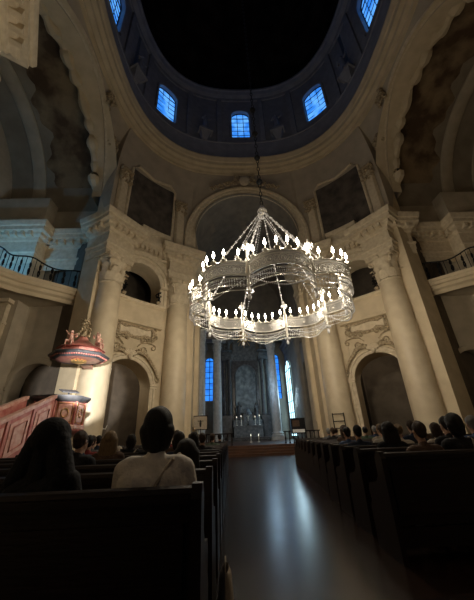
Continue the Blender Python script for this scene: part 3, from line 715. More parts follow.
LL=[('bun',-5.2,4,'cloth_beige','hairblond','fair-haired person with a bun in beige, left pews under the pulpit body'),
('short',-3.3,5,'cloth_cream','hairgrey','grey-haired person in cream behind the head of the white top'),
('bob',-4.1,5,'cloth_black','hairblack','person with a black bob in black, left of the white top near the pier doorway'),
('short',-5.6,7,'cloth_navy','hairblack','dark-haired person in navy at the foot of the red marble stairs'),
('long',-4.5,8,'cloth_grey','hairbrown','long brown-haired person in grey in front of the left pier doorway'),
('short',-2.55,5,'cloth_black','hairbrown','brown-haired person in black by the left aisle edge, mid rows'),
('bun',-3.3,9,'cloth_brown','hairblack','person with a black bun in brown before the left chancel column'),
('short',-3.88,2,'cloth_black','hairbrown','brown-haired person in black between the hooded coat and the white top, third pew'),
('bun',-4.35,2,'cloth_grey','hairblack','person with a black bun behind the right shoulder of the hooded coat'),
('bob',-2.75,3,'cloth_navy','hairblack','person with a dark bob in navy between the white top and the aisle'),
('short',-4.6,4,'cloth_red','hairblack','short dark-haired person in dark red below the pulpit'),
('short',-4.28,3,'cloth_navy','hairblack','dark-haired person in navy showing just right of the dark hooded coat'),
('short',-4.95,5,'cloth_grey','hairbrown','person with short brown hair in grey before the white-lit column foot'),
('long',-3.85,3,'cloth_brown','hairblond','person with long fair hair in brown, left of the white top'),
('bun',-3.45,4,'cloth_black','hairbrown','person with a brown bun touching the left shoulder line of the white top'),
('short',-2.95,4,'cloth_brown','hairbrown','person with short brown hair just right of the white top'),
('short',-6.0,6,'cloth_black','hairbrown','person in black far left behind the hooded coat'),
('bob',-4.9,6,'cloth_beige','hairbrown','person with a brown bob in beige under the left pier doorway'),
('short',-2.35,10,'cloth_black','hairblack','person in black nearest the steps at the left aisle end'),
('bun',-3.95,8,'cloth_red','hairblack','person with a dark bun in dark red, seen beyond the white top'),
('short',-5.5,8,'cloth_cream','hairgrey','grey-haired person in cream, left pews below the pulpit stairs'),
('long',-2.85,6,'cloth_black','hairblack','long-haired person in black left of the aisle, fourth pew ahead of the black long-haired one'),
('short',-2.5,8,'cloth_green','hairbrown','person in dark green at the left aisle end below the framed icon stand')]
for kd,x,k,t,h,lb in LL: person(kd,x,py(k),lb,t,h,s=random.uniform(.96,1.03),rz=random.uniform(-12,12))
RR=[('short',1.6,3,'cloth_black','hairblack','short dark-haired person in black between the brown top and the long black hair'),
('bob',2.5,6,'cloth_brown','hairblond','person with a fair bob in brown at the foot of the right column'),
('short',1.3,5,'cloth_cream','hairbrown','brown-haired person in cream at the left jamb of the right doorway'),
('short',2.4,9,'cloth_navy','hairgrey','grey-haired person in navy deep in the right pews'),
('long',3.3,8,'cloth_black','hairblack','long dark-haired person in black under the right transept pier'),
('bun',1.5,11,'cloth_grey','hairbrown','person with a brown bun in grey, right pews close to the steps'),
('short',.50,5,'cloth_blue','hairblack','short-haired person in blue at the right aisle end, below the hymn rack'),
('short',.42,4,'cloth_navy','hairblack','dark-haired person in navy second along the right aisle ends'),
('long',.62,3,'cloth_black','hairblack','person with long black hair at the right aisle end, left of the right pier doorway'),
('bun',1.22,4,'cloth_white','hairblond','fair-haired person in white below the right pier doorway'),
('short',.62,2,'cloth_brown','hairbrown','brown-haired person in the nearest right pew, seated nearest the aisle'),
('bob',1.12,2,'cloth_black','hairblack','person with a dark bob in black, nearest right pew near the picture edge'),
('short',2.05,3,'cloth_blue','hairgrey','person with grey hair in blue at the far right edge'),
('bob',1.96,4,'cloth_cream','hairbrown','person in cream before the foot of the right column'),
('short',1.52,6,'cloth_beige','hairblond','fair-haired person in beige before the left jamb of the right doorway'),
('short',.95,9,'cloth_black','hairbrown','person in black by the right aisle below the notice board'),
('long',.85,7,'cloth_brown','hairbrown','long brown-haired person right of the aisle, middle rows'),
('short',1.0,10,'cloth_grey','hairgrey','grey-haired person in grey nearest the steps on the right'),
('short',1.98,5,'cloth_navy','hairbrown','person in navy before the right doorway opening'),
('bun',2.4,7,'cloth_red','hairbrown','person with a brown bun in dark red inside the right pews'),
('long',2.85,5,'cloth_grey','hairblond','long fair-haired person in grey before the right column base'),
('short',2.95,7,'cloth_white','hairblack','dark-haired person in white far inside the right pews'),
('bun',1.76,8,'cloth_green','hairblack','person with a black bun in green, right pews near the hymn rack')]
for kd,x,k,t,h,lb in RR: person(kd,x+.1*(k-2)*(.6 if k<6 else .9),py(k),lb,t,h,s=random.uniform(.97,1.04),rz=random.uniform(-12,12))

# ------------------------------------------------------------------ pews
def make_pew(x0,x1,label,inner):
    e=empty('pew',(0,0,0),label,'pew'); W=M['wood']
    m=MB(); m.box(x0,x1,0,.045,.32,.97); m.box(x0,x1,-.005,.03,.12,.3)
    n=int((x1-x0)/1.1)
    for i in range(n): a=x0+(x1-x0)*(i+.06)/n; b=x0+(x1-x0)*(i+.94)/n; m.box(a,b,-.018,.001,.42,.86)
    m.build('backrest',W,e,smooth=False)
    m=MB(); m.tube([(x0,.02,1.0),(x1,.02,1.0)],.038,8); m.box(x0,x1,-.03,.07,.955,.995); m.build('top_rail',W,e)
    MB().box(x0,x1,.045,.46,.40,.44).build('seat',W,e,smooth=False)
    MB().box(x0,x1,-.22,-.10,.86,.885).build('book_ledge',W,e,smooth=False) if False else None
    for x in (x0,x1):
        m=MB(); prof=[(-.06,0),(.5,0),(.5,.42),(.44,.5),(.47,.6),(.42,.68),(.2,.72),(.12,.8),(.12,.98),(.06,1.05),(-.02,1.05),(-.06,.98)]
        k=len(prof); t=.03; m.add([(x-t,y,z) for y,z in prof]+[(x+t,y,z) for y,z in prof],[tuple(range(k)),tuple(range(2*k-1,k-1,-1))]+[(i,(i+1)%k,k+(i+1)%k,k+i) for i in range(k)])
        m.build('end_panel',W,e,smooth=False)
    return e
ORD=['first','second','third','fourth','fifth','sixth','seventh','eighth','ninth','tenth','eleventh','twelfth','thirteenth','fourteenth']
pl=make_pew(-6.9,-2.11,'',1); pr=make_pew(-.12,5.6,'',-1)
for k in range(0,14):
    c=pl if k==0 else dup(pl); c.location=(0,ROW(k),0); c['label']='dark wooden pew left of the aisle, %s from the camera'%ORD[k]; c['group']='pews left of the aisle'
for k in range(2,14):
    c=pr if k==2 else dup(pr); c.location=(.1*(k-2),ROW(k),0); c['label']='dark wooden pew right of the aisle, %s from the camera'%ORD[k-2]; c['group']='pews right of the aisle'

# small bright things in the left pews
e=empty('smartphone',(-3.95,-8.98,1.038),'lit smartphone propped on the nearest pew rail at the left edge','phone',rz=rad(8))
MB().box(-.09,.09,-.006,.006,0,.1).build('case',M['blackplastic'],e)
m=MB(); m.box(-.082,.082,-.0085,-.0062,.055,.08); m.box(-.082,.082,-.0085,-.0062,.018,.042); m.build('screen',M['phone'],e)
o=MB().box(-.11,.11,-.08,.08,0,.003,Matrix.Rotation(.2,4,'Z')).build('song_sheet',M['paper'],loc=(-2.35,-7.5,.446)); tag(o,'white sheet of paper on a left pew seat by the aisle','paper')
# bag hanging at the aisle
e=empty('handbag',(-1.99,-7.6,.002),'pale handbag standing on the floor at the left aisle edge','bag')
m=MB(); m.grid([[((.07-.02*j/5)*cos(a)*(1 if j<5 else .6),(.15-.02*j/5)*sin(a),.21*j/5) for a in [2*PI*q/16 for q in range(16)]] for j in range(6)],closev=True); m.build('bag_body',M['cloth_beige'],e); MB().tube([(0,.09*cos(t),.2+.08*sin(t)) for t in [PI*k/8 for k in range(9)]],.008,5).build('handle',M['cloth_beige'],e)

# ------------------------------------------------------------------ pulpit
PX,PY=-8.75,1.45
e=empty('pulpit',(PX,PY,0),'red marble pulpit with gilded panels in front of the white-lit column','pulpit')
N=8
def oct_(r,z,a0=PI/8): return [(r*cos(a0+2*PI*k/8),r*sin(a0+2*PI*k/8),z) for k in range(8)]
def octlathe(prof): 
    m=MB(); m.grid([[ (r*cos(PI/8+2*PI*k/8),r*sin(PI/8+2*PI*k/8),z) for r,z in prof] for k in range(8)],closeu=True); return m
octlathe([(0,.9),(.15,.95),(.3,1.15),(.55,1.35),(.8,1.5),(.98,1.6),(1.02,1.68),(.95,1.74)]).build('corbel',M['redmarble'],e)
octlathe([(.0,1.7),(.92,1.7),(.92,2.75),(.0,2.75)]).build('drum',M['redmarble'],e)
octlathe([(.9,1.7),(1.02,1.72),(1.02,1.84),(.93,1.88)]).build('plinth',M['pinkmarble'],e)
octlathe([(.9,2.68),(1.0,2.72),(1.1,2.84),(1.1,2.92),(.8,2.95),(0,2.95)]).build('rim',M['darkmarble'],e)
for k in range(8):
    a=2*PI*(k+1)/8; R4=Matrix.Rotation(a,4,'Z'); ap_=.92*cos(PI/8)
    m=MB(); m.box(ap_,ap_+.03,-.22,.22,1.98,2.6,R4); m.build('panel',M['pinkmarble'],e)
    m=MB(); m.tube([R4@Vector((ap_+.03,y,z)) for y,z in ((-.26,1.93),(.26,1.93),(.26,2.64),(-.26,2.64))],.022,5,closed=True)
    m.tube([R4@Vector((ap_+.05,.12*cos(t),2.29+.16*sin(t))) for t in [2*PI*q/12 for q in range(12)]],.018,5,closed=True); m.build('gilded_frame',M['gold'],e)
    a2=PI/8+2*PI*k/8; MB().tube([(.93*cos(a2),.93*sin(a2),1.86),(.93*cos(a2),.93*sin(a2),2.72)],.05,6).build('corner_pilaster',M['redmarble'],e)
# open book rest
m=MB(); R4=Matrix.Translation((.55,-.45,3.08))@Matrix.Rotation(rad(-40),4,'Z')@Matrix.Rotation(.35,4,'Y'); m.box(-.2,.2,-.3,.3,0,.04,R4); m.tube([(.55,-.45,2.95),(.55,-.45,3.08)],.03,6); m.build('book_rest',M['darkmarble'],e)
# stairs
e=empty('pulpit_stairs',(PX,PY,0),'red marble pulpit staircase balustrade sloping down to the left edge','stairs')
def st(y): return 2.92-(-y-.9)*.40 if y<-.9 else 2.92   # top of the balustrade along local y
Y0,Y1=-1.0,-6.3
xs=.28
m=MB(); tp=.1
def wallslab(m,xa,xb,ya,yb,f0,f1):
    vs=[(x,y,z) for x in (xa,xb) for y,z in ((ya,f0(ya)),(yb,f0(yb)),(yb,f1(yb)),(ya,f1(ya)))]
    m.add(vs,[(0,1,2,3),(4,7,6,5),(0,4,5,1),(1,5,6,2),(2,6,7,3),(3,7,4,0)])
wallslab(m,xs-.08,xs,Y0,Y1,lambda y:st(y)-1.45,lambda y:st(y)-.1); wallslab(m,xs-1.1,xs-1.02,Y0,Y1,lambda y:st(y)-1.45,lambda y:st(y)-.1); m.build('balustrade',M['redmarble'],e,smooth=False)
m=MB(); wallslab(m,xs-.13,xs+.06,Y0,Y1,lambda y:st(y)-.1,lambda y:st(y)+.02); wallslab(m,xs-1.15,xs-.97,Y0,Y1,lambda y:st(y)-.1,lambda y:st(y)+.02); m.build('handrail',M['pinkmarble'],e,smooth=False)
for k in range(5):
    a=Y0-.18-k*1.05; b=a-.8
    m=MB(); wallslab(m,xs,xs+.035,a,b,lambda y:st(y)-1.2,lambda y:st(y)-.25); m.build('panel',M['pinkmarble'],e,smooth=False)
    m=MB(); m.tube([(xs+.05,y,st(y)+dz) for y,dz in ((a-.14,-.38),(b+.14,-.38),(b+.14,-1.05),(a-.14,-1.05))],.025,5,closed=True); m.build('panel_moulding',M['redmarble'],e)
    m=MB(); wallslab(m,xs-.0,xs+.05,b-.07,b-.18,lambda y:st(y)-1.4,lambda y:st(y)-.1); m.build('pilaster_strip',M['redmarble'],e,smooth=False)
m=MB()
for k in range(13):
    y=Y0-k*.42; z=1.72-k*.165; 
    if z>.02: m.box(xs-1.02,xs-.08,y-.42,y,max(0,z-.5),z)
m.build('step',M['darkmarble'],e,smooth=False); e.children[-1].name='steps'
m=MB(); wallslab(m,xs-1.06,xs-.02,Y0,Y1,lambda y:st(y)-1.75,lambda y:st(y)-1.45); m.build('stringer',M['wood'],e,smooth=False)
bpy.data.objects['pulpit'].scale=(1.06,1.06,1.0); bpy.data.objects['pulpit'].location=(-8.9,1.5,0)
# canopy
CX,CY_,CZ=-9.05,2.7,4.75
e=empty('pulpit_canopy',(CX,CY_,CZ),'red marble sounding board with gilded cherubs hanging above the pulpit','canopy')
octlathe([(0,.02),(1.0,.0),(1.22,.04),(1.36,.14),(1.38,.24),(1.2,.28),(1.12,.3),(1.1,.46),(1.2,.5),(1.14,.56),(.9,.66),(.55,.86),(.3,1.05),(.18,1.3),(0,1.32)]).build('board',M['redmarble'],e)
octlathe([(1.1,-.02),(1.4,.12),(1.44,.2),(1.38,.26)]).build('edge_moulding',M['darkmarble'],e)
m=MB()
for k in range(8):
    a0=PI/8+2*PI*k/8; a1=PI/8+2*PI*(k+1)/8; p,q=Vector((1.3*cos(a0),1.3*sin(a0),.1)),Vector((1.3*cos(a1),1.3*sin(a1),.1))
    for j in range(9): c=p.lerp(q,(j+.5)/9); m.ball(c+Vector((0,0,-.01)),(.05,.05,.07),6,4)
m.build('fringe',M['redmarble'],e)
m=MB(); m.ball((0,0,-.08),(.3,.3,.1),12,6); 
for k in range(10): a=k*.628; m.ball((.3*cos(a),.3*sin(a),-.04),.08,6,4)
m.build('rosette',M['gold'],e)
def cherub(parent,x,y,z,s,rz,name='cherub'):
    m=MB(); c=lambda *p:(p[0]*s,p[1]*s,p[2]*s)
    cap(m,c(0,0,.1),.1*s,c(0,.02,.3),.09*s); m.ball(c(0,.02,.46),.075*s,12,8); cap(m,c(0,0,.36),.05*s,c(0,.02,.42),.04*s)
    for q in (-1,1):
        cap(m,c(q*.06,0,.08),.06*s,c(q*.1,.2,.08),.045*s); cap(m,c(q*.1,.2,.08),.045*s,c(q*.1,.22,-.1),.03*s)
        cap(m,c(q*.1,0,.35),.04*s,c(q*.2,.08,.3 if q<0 else .5),.03*s); m.ball(c(q*.13,-.1,.36),(.09*s,.02*s,.12*s))
    o=remesh(m,name,M['pinkmarble'],parent,.018*s,4); o.location=(x,y,z); o.rotation_euler=(0,0,rz); return o
cherub(e,1.0,-.45,.6,1.25,rad(-100)); cherub(e,-.05,-1.05,.6,1.25,rad(-170)); cherub(e,.55,.85,.6,1.2,rad(-60))
m=MB(); random.seed(9); m.tube([(0,0,1.2),(0,0,2.1)],.05,6)
for k in range(34): a=random.random()*6.28; z=1.2+random.random()*1.0; q=.42*(1-(z-1.2)/1.3)*random.random()+.05; m.ball((q*cos(a),q*sin(a),z),random.uniform(.05,.1),6,4)
for k in range(12): a=k*PI/6; m.tube([(.12*cos(a),.0,2.1+.12*sin(a)),((.3+.08*(k%2))*cos(a),0,2.1+(.3+.08*(k%2))*sin(a))],.02,4)
m.build('gilded_finial',M['ornament'],e)
m=MB().box(-.25,.25,.1,2.6,.1,.3,Matrix.Rotation(rad(15),4,'Z')); m.build('wall_bracket',M['redmarble'],e)
e.scale=(.92,.92,.92)

# ------------------------------------------------------------------ chandelier
CC=Vector((-.12,0.,0)); NP=8; RP=2.85
e=empty('chandelier',(CC.x,CC.y,0),'huge crown-shaped crystal chandelier ablaze with candle bulbs above the aisle','chandelier')
def lobe_pt(k,t,bulge=.42,extra=.32):   # t 0..1 between post k and k+1
    a0=PI/8+k*PI/4; a1=a0+PI/4; p=Vector((cos(a0),sin(a0),0))*RP; q=Vector((cos(a1),sin(a1),0))*RP; m=(p+q)/2; n=m.normalized()
    return p.lerp(q,t)+n*(bulge+extra)*(1-abs(2*t-1)**2.3)
def zig(k,t): return .12*4*t*(1-t)
B=M['brass']; X=M['crystal']
for k in range(NP):
    T=[i/24 for i in range(25)]
    m=MB()
    for z,r in ((6.62,.035),(6.5,.02),(6.12,.035),(5.98,.02)): m.tube([lobe_pt(k,t)+Vector((0,0,z)) for t in T],r,5)
    m.build('hoop',B,e)
    m=MB()
    for i in range(5):
        tc=(i+.5)/5; c=lobe_pt(k,tc)+Vector((0,0,6.31)); d=(lobe_pt(k,min(1,tc+.02))-lobe_pt(k,tc-.02)).normalized()
        for r,w in (((.155,.018),(.08,.014)) if i%2==0 else ((.11,.016),)): m.tube([c+d*r*cos(a)+Vector((0,0,r*sin(a))) for a in [2*PI*q/14 for q in range(14)]],w,4,closed=True)
        m.ball(c,.04,6,4)
        for s in (-1,1):
            for u in (-1,1):
                cc=c+d*s*.2; m.tube([cc+d*s*.06*cos(a)+Vector((0,0,u*(.06+.06*sin(a)))) for a in [q*.8 for q in range(7)]],.013,4)
    m.build('filigree_band',B,e)
    m=MB()
    for i in range(34):
        t=(i+.5)/34; p=lobe_pt(k,t); 
        for j in range(4): m.ball(p+Vector((0,0,5.93-j*.085)),(.022,.022,.036),4,2)
    tag(m.build('crystal_fringe',X,e,ang=10),kind='stuff')
    m=MB()
    for dz,bul,nb in ((.30,.42,40),(.62,.25,36)):
        for i in range(nb):
            t=(i+.5)/nb; p=lobe_pt(k,t,bul)+Vector((0,0,6.05-dz*4*t*(1-t))); m.ball(p,.032,5,3)
    for rr_,nb in ((.34,16),):
        c=lobe_pt(k,.5,.1)+Vector((0,0,5.75))
    tag(m.build('crystal_swag',X,e,ang=10),kind='stuff')
    m=MB()
    for z,b2 in ((5.72,.36),(5.55,.25)): m.tube([lobe_pt(k,t,b2)+Vector((0,0,z)) for t in T],.018,5)
    m.build('lower_hoop',B,e)
    m=MB(); m.grid([[lobe_pt(k,t,.40)+Vector((0,0,z)) for z in (6.14,6.6)] for t in T]); m.build('backing_band',M['bandmetal'],e)
    # post
    a0=PI/8+k*PI/4; p=Vector((cos(a0),sin(a0),0))*RP
    m=MB(); m.lathe([(0,5.4),(.03,5.45),(.07,5.52),(.04,5.6),(.04,5.7),(.07,5.8),(.04,5.9),(.05,6.1),(.1,6.2),(.07,6.5),(.1,6.7),(.04,6.8),(.04,7.1),(.08,7.2),(.15,7.3),(.06,7.33),(.03,7.5),(0,7.55)],c=(p.x,p.y,0),n=10)
    m.build('post',B,e)
    m=MB(); m.ball(p+Vector((0,0,5.3)),(.07,.07,.12),6,4)
    for q in range(8): a=q*PI/4; m.ball(p+Vector((.12*cos(a),.12*sin(a),5.5)),(.03,.03,.06),4,3); m.ball(p+Vector((.15*cos(a),.15*sin(a),7.22)),(.025,.025,.06),4,3)
    tag(m.build('pendant',X,e,ang=10),kind='stuff')
    # bead chains to the hub and an inner chain to the lower hub
    m=MB(); hub=Vector((0,0,11.3)); p1=p*.97+Vector((0,0,7.0)); nb=40
    for i in range(nb):
        t=i/(nb-1); c=p1.lerp(hub,t); r=.03 if i%3 else .055; m.ball(c,(r,r,r*1.3),5,3)
    m.tube([p1,hub],.01,4); tag(m.build('bead_chain',X,e,ang=10),kind='stuff')
    # candles
    for i in range(6):
        t=(i+.5)/6; c=lobe_pt(k,t,.44)
        m=MB(); m.lathe([(.0,6.6),(.03,6.62),(.1,6.66),(.11,6.7),(.03,6.7),(.022,6.72),(.022,6.88),(0,6.88)],c=(c.x,c.y,0),n=8); cd=m.build('candle',M['wax'],e)
        m=MB(); m.lathe([(0,6.88),(.035,6.92),(.05,6.98),(.03,7.08),(0,7.17)],c=(c.x,c.y,0),n=8); m.build('bulb',M['flame'],cd)
m=MB(); m.lathe([(0,10.95),(.07,11.05),(.16,11.15),(.2,11.3),(.12,11.45),(.06,11.6),(0,11.65)],n=12); m.build('hub',B,e)
m=MB(); m.ball((0,0,10.85),(.08,.08,.13),6,4)
for q in range(10): a=q*PI/5; m.ball((.22*cos(a),.22*sin(a),11.2),(.03,.03,.08),4,3)
tag(m.build('hub_crystal',X,e,ang=10),kind='stuff')
# inner lower hub with chains
m=MB()
for k in range(4):
    a0=PI/8+k*PI/2; p=Vector((cos(a0)*RP*.95,sin(a0)*RP*.95,5.9)); q=Vector((0,0,11.0))
    for i in range(52): m.ball(p.lerp(q,i/51)*1.0,.026,4,3)
tag(m.build('inner_bead_chain',X,e,ang=10),kind='stuff')
# suspension chain
e=empty('suspension_chain',(CC.x,CC.y,11.6),'dark suspension chain rising from the chandelier into the dome','chain')
m=MB()
for i in range(120):
    z=i*.3; R4=Matrix.Translation((0,0,z+.15))@Matrix.Rotation((i%2)*PI/2,4,'Z'); m.tube([R4@Vector((.07*cos(a),0,.17*sin(a))) for a in [2*PI*q/8 for q in range(8)]],.022,4,closed=True)
m.build('link_chain',M['iron'],e)
for z in (1.6,3.4,5.4,7.6): MB().lathe([(0,z-.2),(.12,z-.1),(.17,z),(.12,z+.1),(0,z+.2)],n=10).build('knop',M['iron'],e)

# ------------------------------------------------------------------ high altar
AY=25.6
def figure(label,x,y,z,h,m=M['bluegrey'],rz=0,wings=False,group='altar statues'):
    mb=MB(); s=h/1.8
    cap(mb,(0,0,.15*s),.26*s,(0,0,.75*s),.2*s); cap(mb,(0,0,.75*s),.2*s,(0,0,1.3*s),.17*s); cap(mb,(-.13*s,0,1.38*s),.09*s,(.13*s,0,1.38*s),.09*s); cap(mb,(0,0,1.4*s),.06*s,(0,-.01,1.55*s),.055*s); mb.ball((0,-.02*s,1.66*s),(.095*s,.11*s,.13*s),12,9)
    cap(mb,(-.2*s,0,1.36*s),.07*s,(-.32*s,-.15*s,1.1*s),.06*s); cap(mb,(-.32*s,-.15*s,1.1*s),.055*s,(-.12*s,-.32*s,1.2*s),.04*s)
    cap(mb,(.2*s,0,1.36*s),.07*s,(.4*s,-.1*s,1.3*s),.055*s); cap(mb,(.4*s,-.1*s,1.3*s),.05*s,(.5*s,-.15*s,1.62*s),.035*s)
    for k in range(5): a=k*1.25; cap(mb,(.2*s*cos(a),.2*s*sin(a),.1*s),.07*s,(.12*s*cos(a+.3),.12*s*sin(a+.3),1.0*s),.05*s)
    mb.box(-.3*s,.3*s,-.3*s,.3*s,-.02,.12*s)
    o=remesh(mb,'statue',m,None,.035*s,3); o.location=(x,y,z); o.rotation_euler=(0,0,rz); tag(o,label,'statue',group); return o
e=empty('high_altar',(0,AY,ZP),'dark marble high altar with tall columned retable at the end of the chancel','altar')
m=MB(); m.box(-2.6,2.6,-2.4,1.,0,.16); m.box(-2.2,2.2,-2.0,1.,.16,.32); m.build('predella',M['darkmarble'],e,smooth=False)
m=MB(); m.box(-1.5,1.5,-1.5,-.6,.32,1.25); m.box(-1.6,1.6,-1.6,-.5,1.25,1.36); m.box(-1.2,1.2,-1.54,-1.5,.45,1.12); m.build('mensa',M['bluegrey'],e,smooth=False)
m=MB(); m.box(-1.7,1.7,-.5,.1,.3,1.9); m.box(-.45,.45,-.75,-.2,1.36,2.4); m.lathe([(.45,2.4),(.42,2.55),(.3,2.75),(.1,2.95),(0,3.1)],c=(0,-.47,0),n=12); m.build('tabernacle',M['bluegrey'],e)
for s in (-1,1):
    m=MB(); m.box(s*1.55,s*2.75,-.5,1.0,.3,2.3); m.box(s*1.5,s*2.8,-.55,1.05,2.15,2.3); m.build('pedestal',M['darkmarble'],e,smooth=False)
for s in (-1,1):
    for dx,dy in ((1.85,-.2),(2.45,.2)):
        m=MB(); m.lathe([(.3,2.3),(.32,2.4),(.24,2.5),(.22,2.6),(.2,7.3),(.24,7.35),(.22,7.4),(.3,7.85),(.34,7.9),(.34,8.0)],c=(s*dx,dy,0),n=16); m.build('retable_column',M['darkmarble'],e)
m=MB()
for s in (-1,1): sweep(m,[(s*2.85,1.),(s*2.85,-.1),(s*2.2,-.5),(s*1.5,-.5),(s*1.4,.5)],[(0,8.),(.05,8.),(.05,8.4),(.15,8.5),(.15,8.7),(.4,8.85),(.4,9.),(0,9.05)],s*-1)
m.box(-2.8,2.8,.3,1.,8.,9.); m.build('entablature',M['bluegrey'],e)
m=MB(); m.box(-1.55,1.55,.4,.7,2.3,8.0); m.build('back_slab',M['darkmarble'],e)
m=MB(); pts=[(-1.2,2.6),(1.2,2.6),(1.2,6.3)]+[(1.2*cos(PI*k/10),6.3+1.2*sin(PI*k/10)) for k in range(1,10)]+[(-1.2,6.3)]; m.add([(x,.36,z) for x,z in pts],[tuple(range(len(pts)))]); m.build('altar_painting',M['painting'],e)
m=MB(); m.tube([(x,.33,z) for x,z in pts],.09,6,closed=True); m.build('painting_frame',M['bluegrey'],e)
m=MB(); 
for s in (-1,1):
    m.tube([(s*x,.3,z) for x,z in [(2.7,9.1),(2.5,9.6),(1.9,9.9),(1.5,10.4),(1.45,11.2),(1.1,12.0),(.5,12.5),(0,12.6)]],.2,8)
    m.tube([(s*x,.1,z) for x,z in curl((2.3,9.6),.45,.5,1.3)],.1,6)
m.box(-1.4,1.4,.4,.8,9.,12.2); m.build('gable',M['bluegrey'],e)
m=MB(); m.ball((0,.2,10.8),(.55,.2,.75),14,9)
for k in range(20): a=k*PI/10; m.tube([(.5*cos(a),.2,10.8+.7*sin(a)),((.95+.2*(k%2))*cos(a),.2,10.8+(1.2+.2*(k%2))*sin(a))],.035,4)
m.build('gloria',M['gold'],e)
e.scale=(1.08,1,1.16)
figure('grey statue standing left of the altar painting',-3.4,AY-.3,ZP+2.7,2.3); figure('grey statue standing right of the altar painting',3.4,AY-.3,ZP+2.7,2.3,rz=.3)
for s,w in ((-1,'left'),(1,'right')):
    m=MB(); m.box(s*2.8,s*3.6,-.75,.3,0,2.24); m.box(s*2.78,s*3.66,-.8,.35,2.24,2.32); m.build('statue_pedestal',M['darkmarble'],e,smooth=False)
for s,w in ((-1,'left'),(1,'right')): figure('small kneeling angel figure on the %s of the altar gable'%w,s*2.05,AY-.2,ZP+10.52,1.5,rz=s*.4,group='gable figures')
for x,h,lb in ((-1.0,2.0,'dark standing figure left of the altar tabernacle'),(1.05,1.9,'dark standing figure right of the altar tabernacle')): figure(lb,x,AY-.25,ZP+2.22,h,M['darkmarble'],rz=.5*x,group='figures beside the tabernacle')
# crucifix and candlesticks
e=empty('crucifix',(0,AY-1.0,ZP+1.59),'dark standing crucifix in the middle of the altar table','crucifix')
m=MB(); m.lathe([(0,0),(.16,0),(.14,.06),(.04,.12),(.03,.3)],n=10); m.box(-.03,.03,-.02,.02,.2,1.35); m.box(-.28,.28,-.02,.02,.95,1.02); m.build('cross',M['iron'],e)
m=MB(); cap(m,(0,-.04,.45),.03,(0,-.05,.9),.045); m.ball((0,-.06,1.03),.045); 
for s in (-1,1): cap(m,(0,-.05,.92),.025,(s*.24,-.04,.99),.015)
m.build('corpus',M['whitestone'],e)
def candlestick(x,y,z,h,lb,lit=True):
    e=empty('candlestick',(x,y,z),lb,'candlestick','altar candlesticks')
    MB().lathe([(0,0),(.12,0),(.1,.05),(.03,.1),(.05,h*.3),(.025,h*.4),(.05,h*.6),(.025,h*.65),(.07,h*.75),(0,h*.76)],n=10).build('stick',M['brass'],e)
    MB().lathe([(.03,h*.75),(.03,h),(0,h)],n=8).build('candle',M['wax'],e)
    if lit: MB().lathe([(0,h),(.035,h+.05),(.02,h+.13),(0,h+.2)],n=8).build('flame',M['lampglass'],e)
for i,(x,w) in enumerate(((-1.3,'far left on the altar table'),(-.8,'left of the crucifix on the altar table'),(.8,'right of the crucifix on the altar table'),(1.3,'far right on the altar table'))): candlestick(x,AY-1.1,ZP+1.59,.8+.1*(i%2),'brass candlestick %s'%w)
candlestick(-.2,17.6,ZP,.5,'low lit candlestick on the sanctuary floor, left one before the altar'); candlestick(.5,17.6,ZP,.5,'low lit candlestick on the sanctuary floor, right one before the altar')
# pale marble columns beside the altar
pc=make_column('chancel_column',.5,11.0,'',M['palemarble'],M['palemarble'],.8,1.4)
for i,(x,y,lb) in enumerate(((-3.4,22.5,'pale marble column left of the high altar'),(2.95,22.5,'pale blue-lit marble column right of the high altar'),(-4.9,18.6,'marble column before the left chancel wall'))):
    c=pc if i==0 else dup(pc); c.location=(x,y,ZP); c['label']=lb; c['group']='chancel columns'
m=MB()
for s in (-1,1): m.box(s*2.3,s*5.3,21.6,23.4,ZP+11,ZP+12.2); m.box(s*2.1,s*5.3,21.4,23.6,ZP+12.2,ZP+12.5)
m.box(-4.2,-5.3,17.9,19.3,ZP+11,ZP+12.2)
tag(m.build('trim_20',M['chancel'],smooth=False),kind='structure')
# communion rail
for s,w in ((-1,'left'),(1,'right')):
    e=empty('communion_rail',(s*3.1,11.6,ZP),'low dark communion rail on the %s of the sanctuary steps'%w,'rail','communion rails')
    MB().box(-1.3,1.3,-.1,.1,.72,.8).build('top',M['wood'],e,smooth=False)
    for k in range(9): MB().lathe([(0,0),(.06,0),(.06,.05),(.03,.1),(.055,.3),(.03,.5),(.05,.68),(.05,.72),(0,.72)],c=(-1.2+k*.3,0,0),n=8).build('baluster',M['wood'],e)
# lectern-like framed icon on a stand (left), notice board (right), rack
e=empty('icon_stand',(-4.05,10.7,.45),'framed picture on a thin stand left of the chancel steps','picture stand')
m=MB(); m.tube([(0,0,0),(0,0,1.3)],.025,6); 
for k in range(3): a=k*2.1; m.tube([(0,0,.12),(.28*cos(a),.28*sin(a),.012)],.02,5)
m.build('stand',M['iron'],e)
m=MB(); m.box(-.46,.46,.03,.06,1.25,2.1); m.build('picture',M['cloth_beige'],e); m=MB(); m.tube([(x,.02,z) for x,z in ((-.47,1.24),(.47,1.24),(.47,2.11),(-.47,2.11))],.035,4,closed=True); m.build('frame',M['wood'],e)
m=MB(); m.ball((0,.02,1.62),(.07,.02,.24),8,6); m.box(-.2,.2,.015,.03,1.76,1.8); m.build('painted_figure',M['hairblack'],e)
e=empty('notice_board',(2.75,10.9,.45),'dark notice board on legs right of the chancel steps','sign')
m=MB(); m.box(-.42,-.38,-.02,.02,0,1.75); m.box(.38,.42,-.02,.02,0,1.75); m.build('leg_frame',M['wood'],e)
m=MB(); m.box(-.5,.5,-.05,-.02,.75,1.75); m.build('board',M['cloth_black'],e)
m=MB(); m.box(-.4,.1,-.056,-.051,1.2,1.6,Matrix.Identity(4)); m.build('notice',M['cloth_brown'],e)
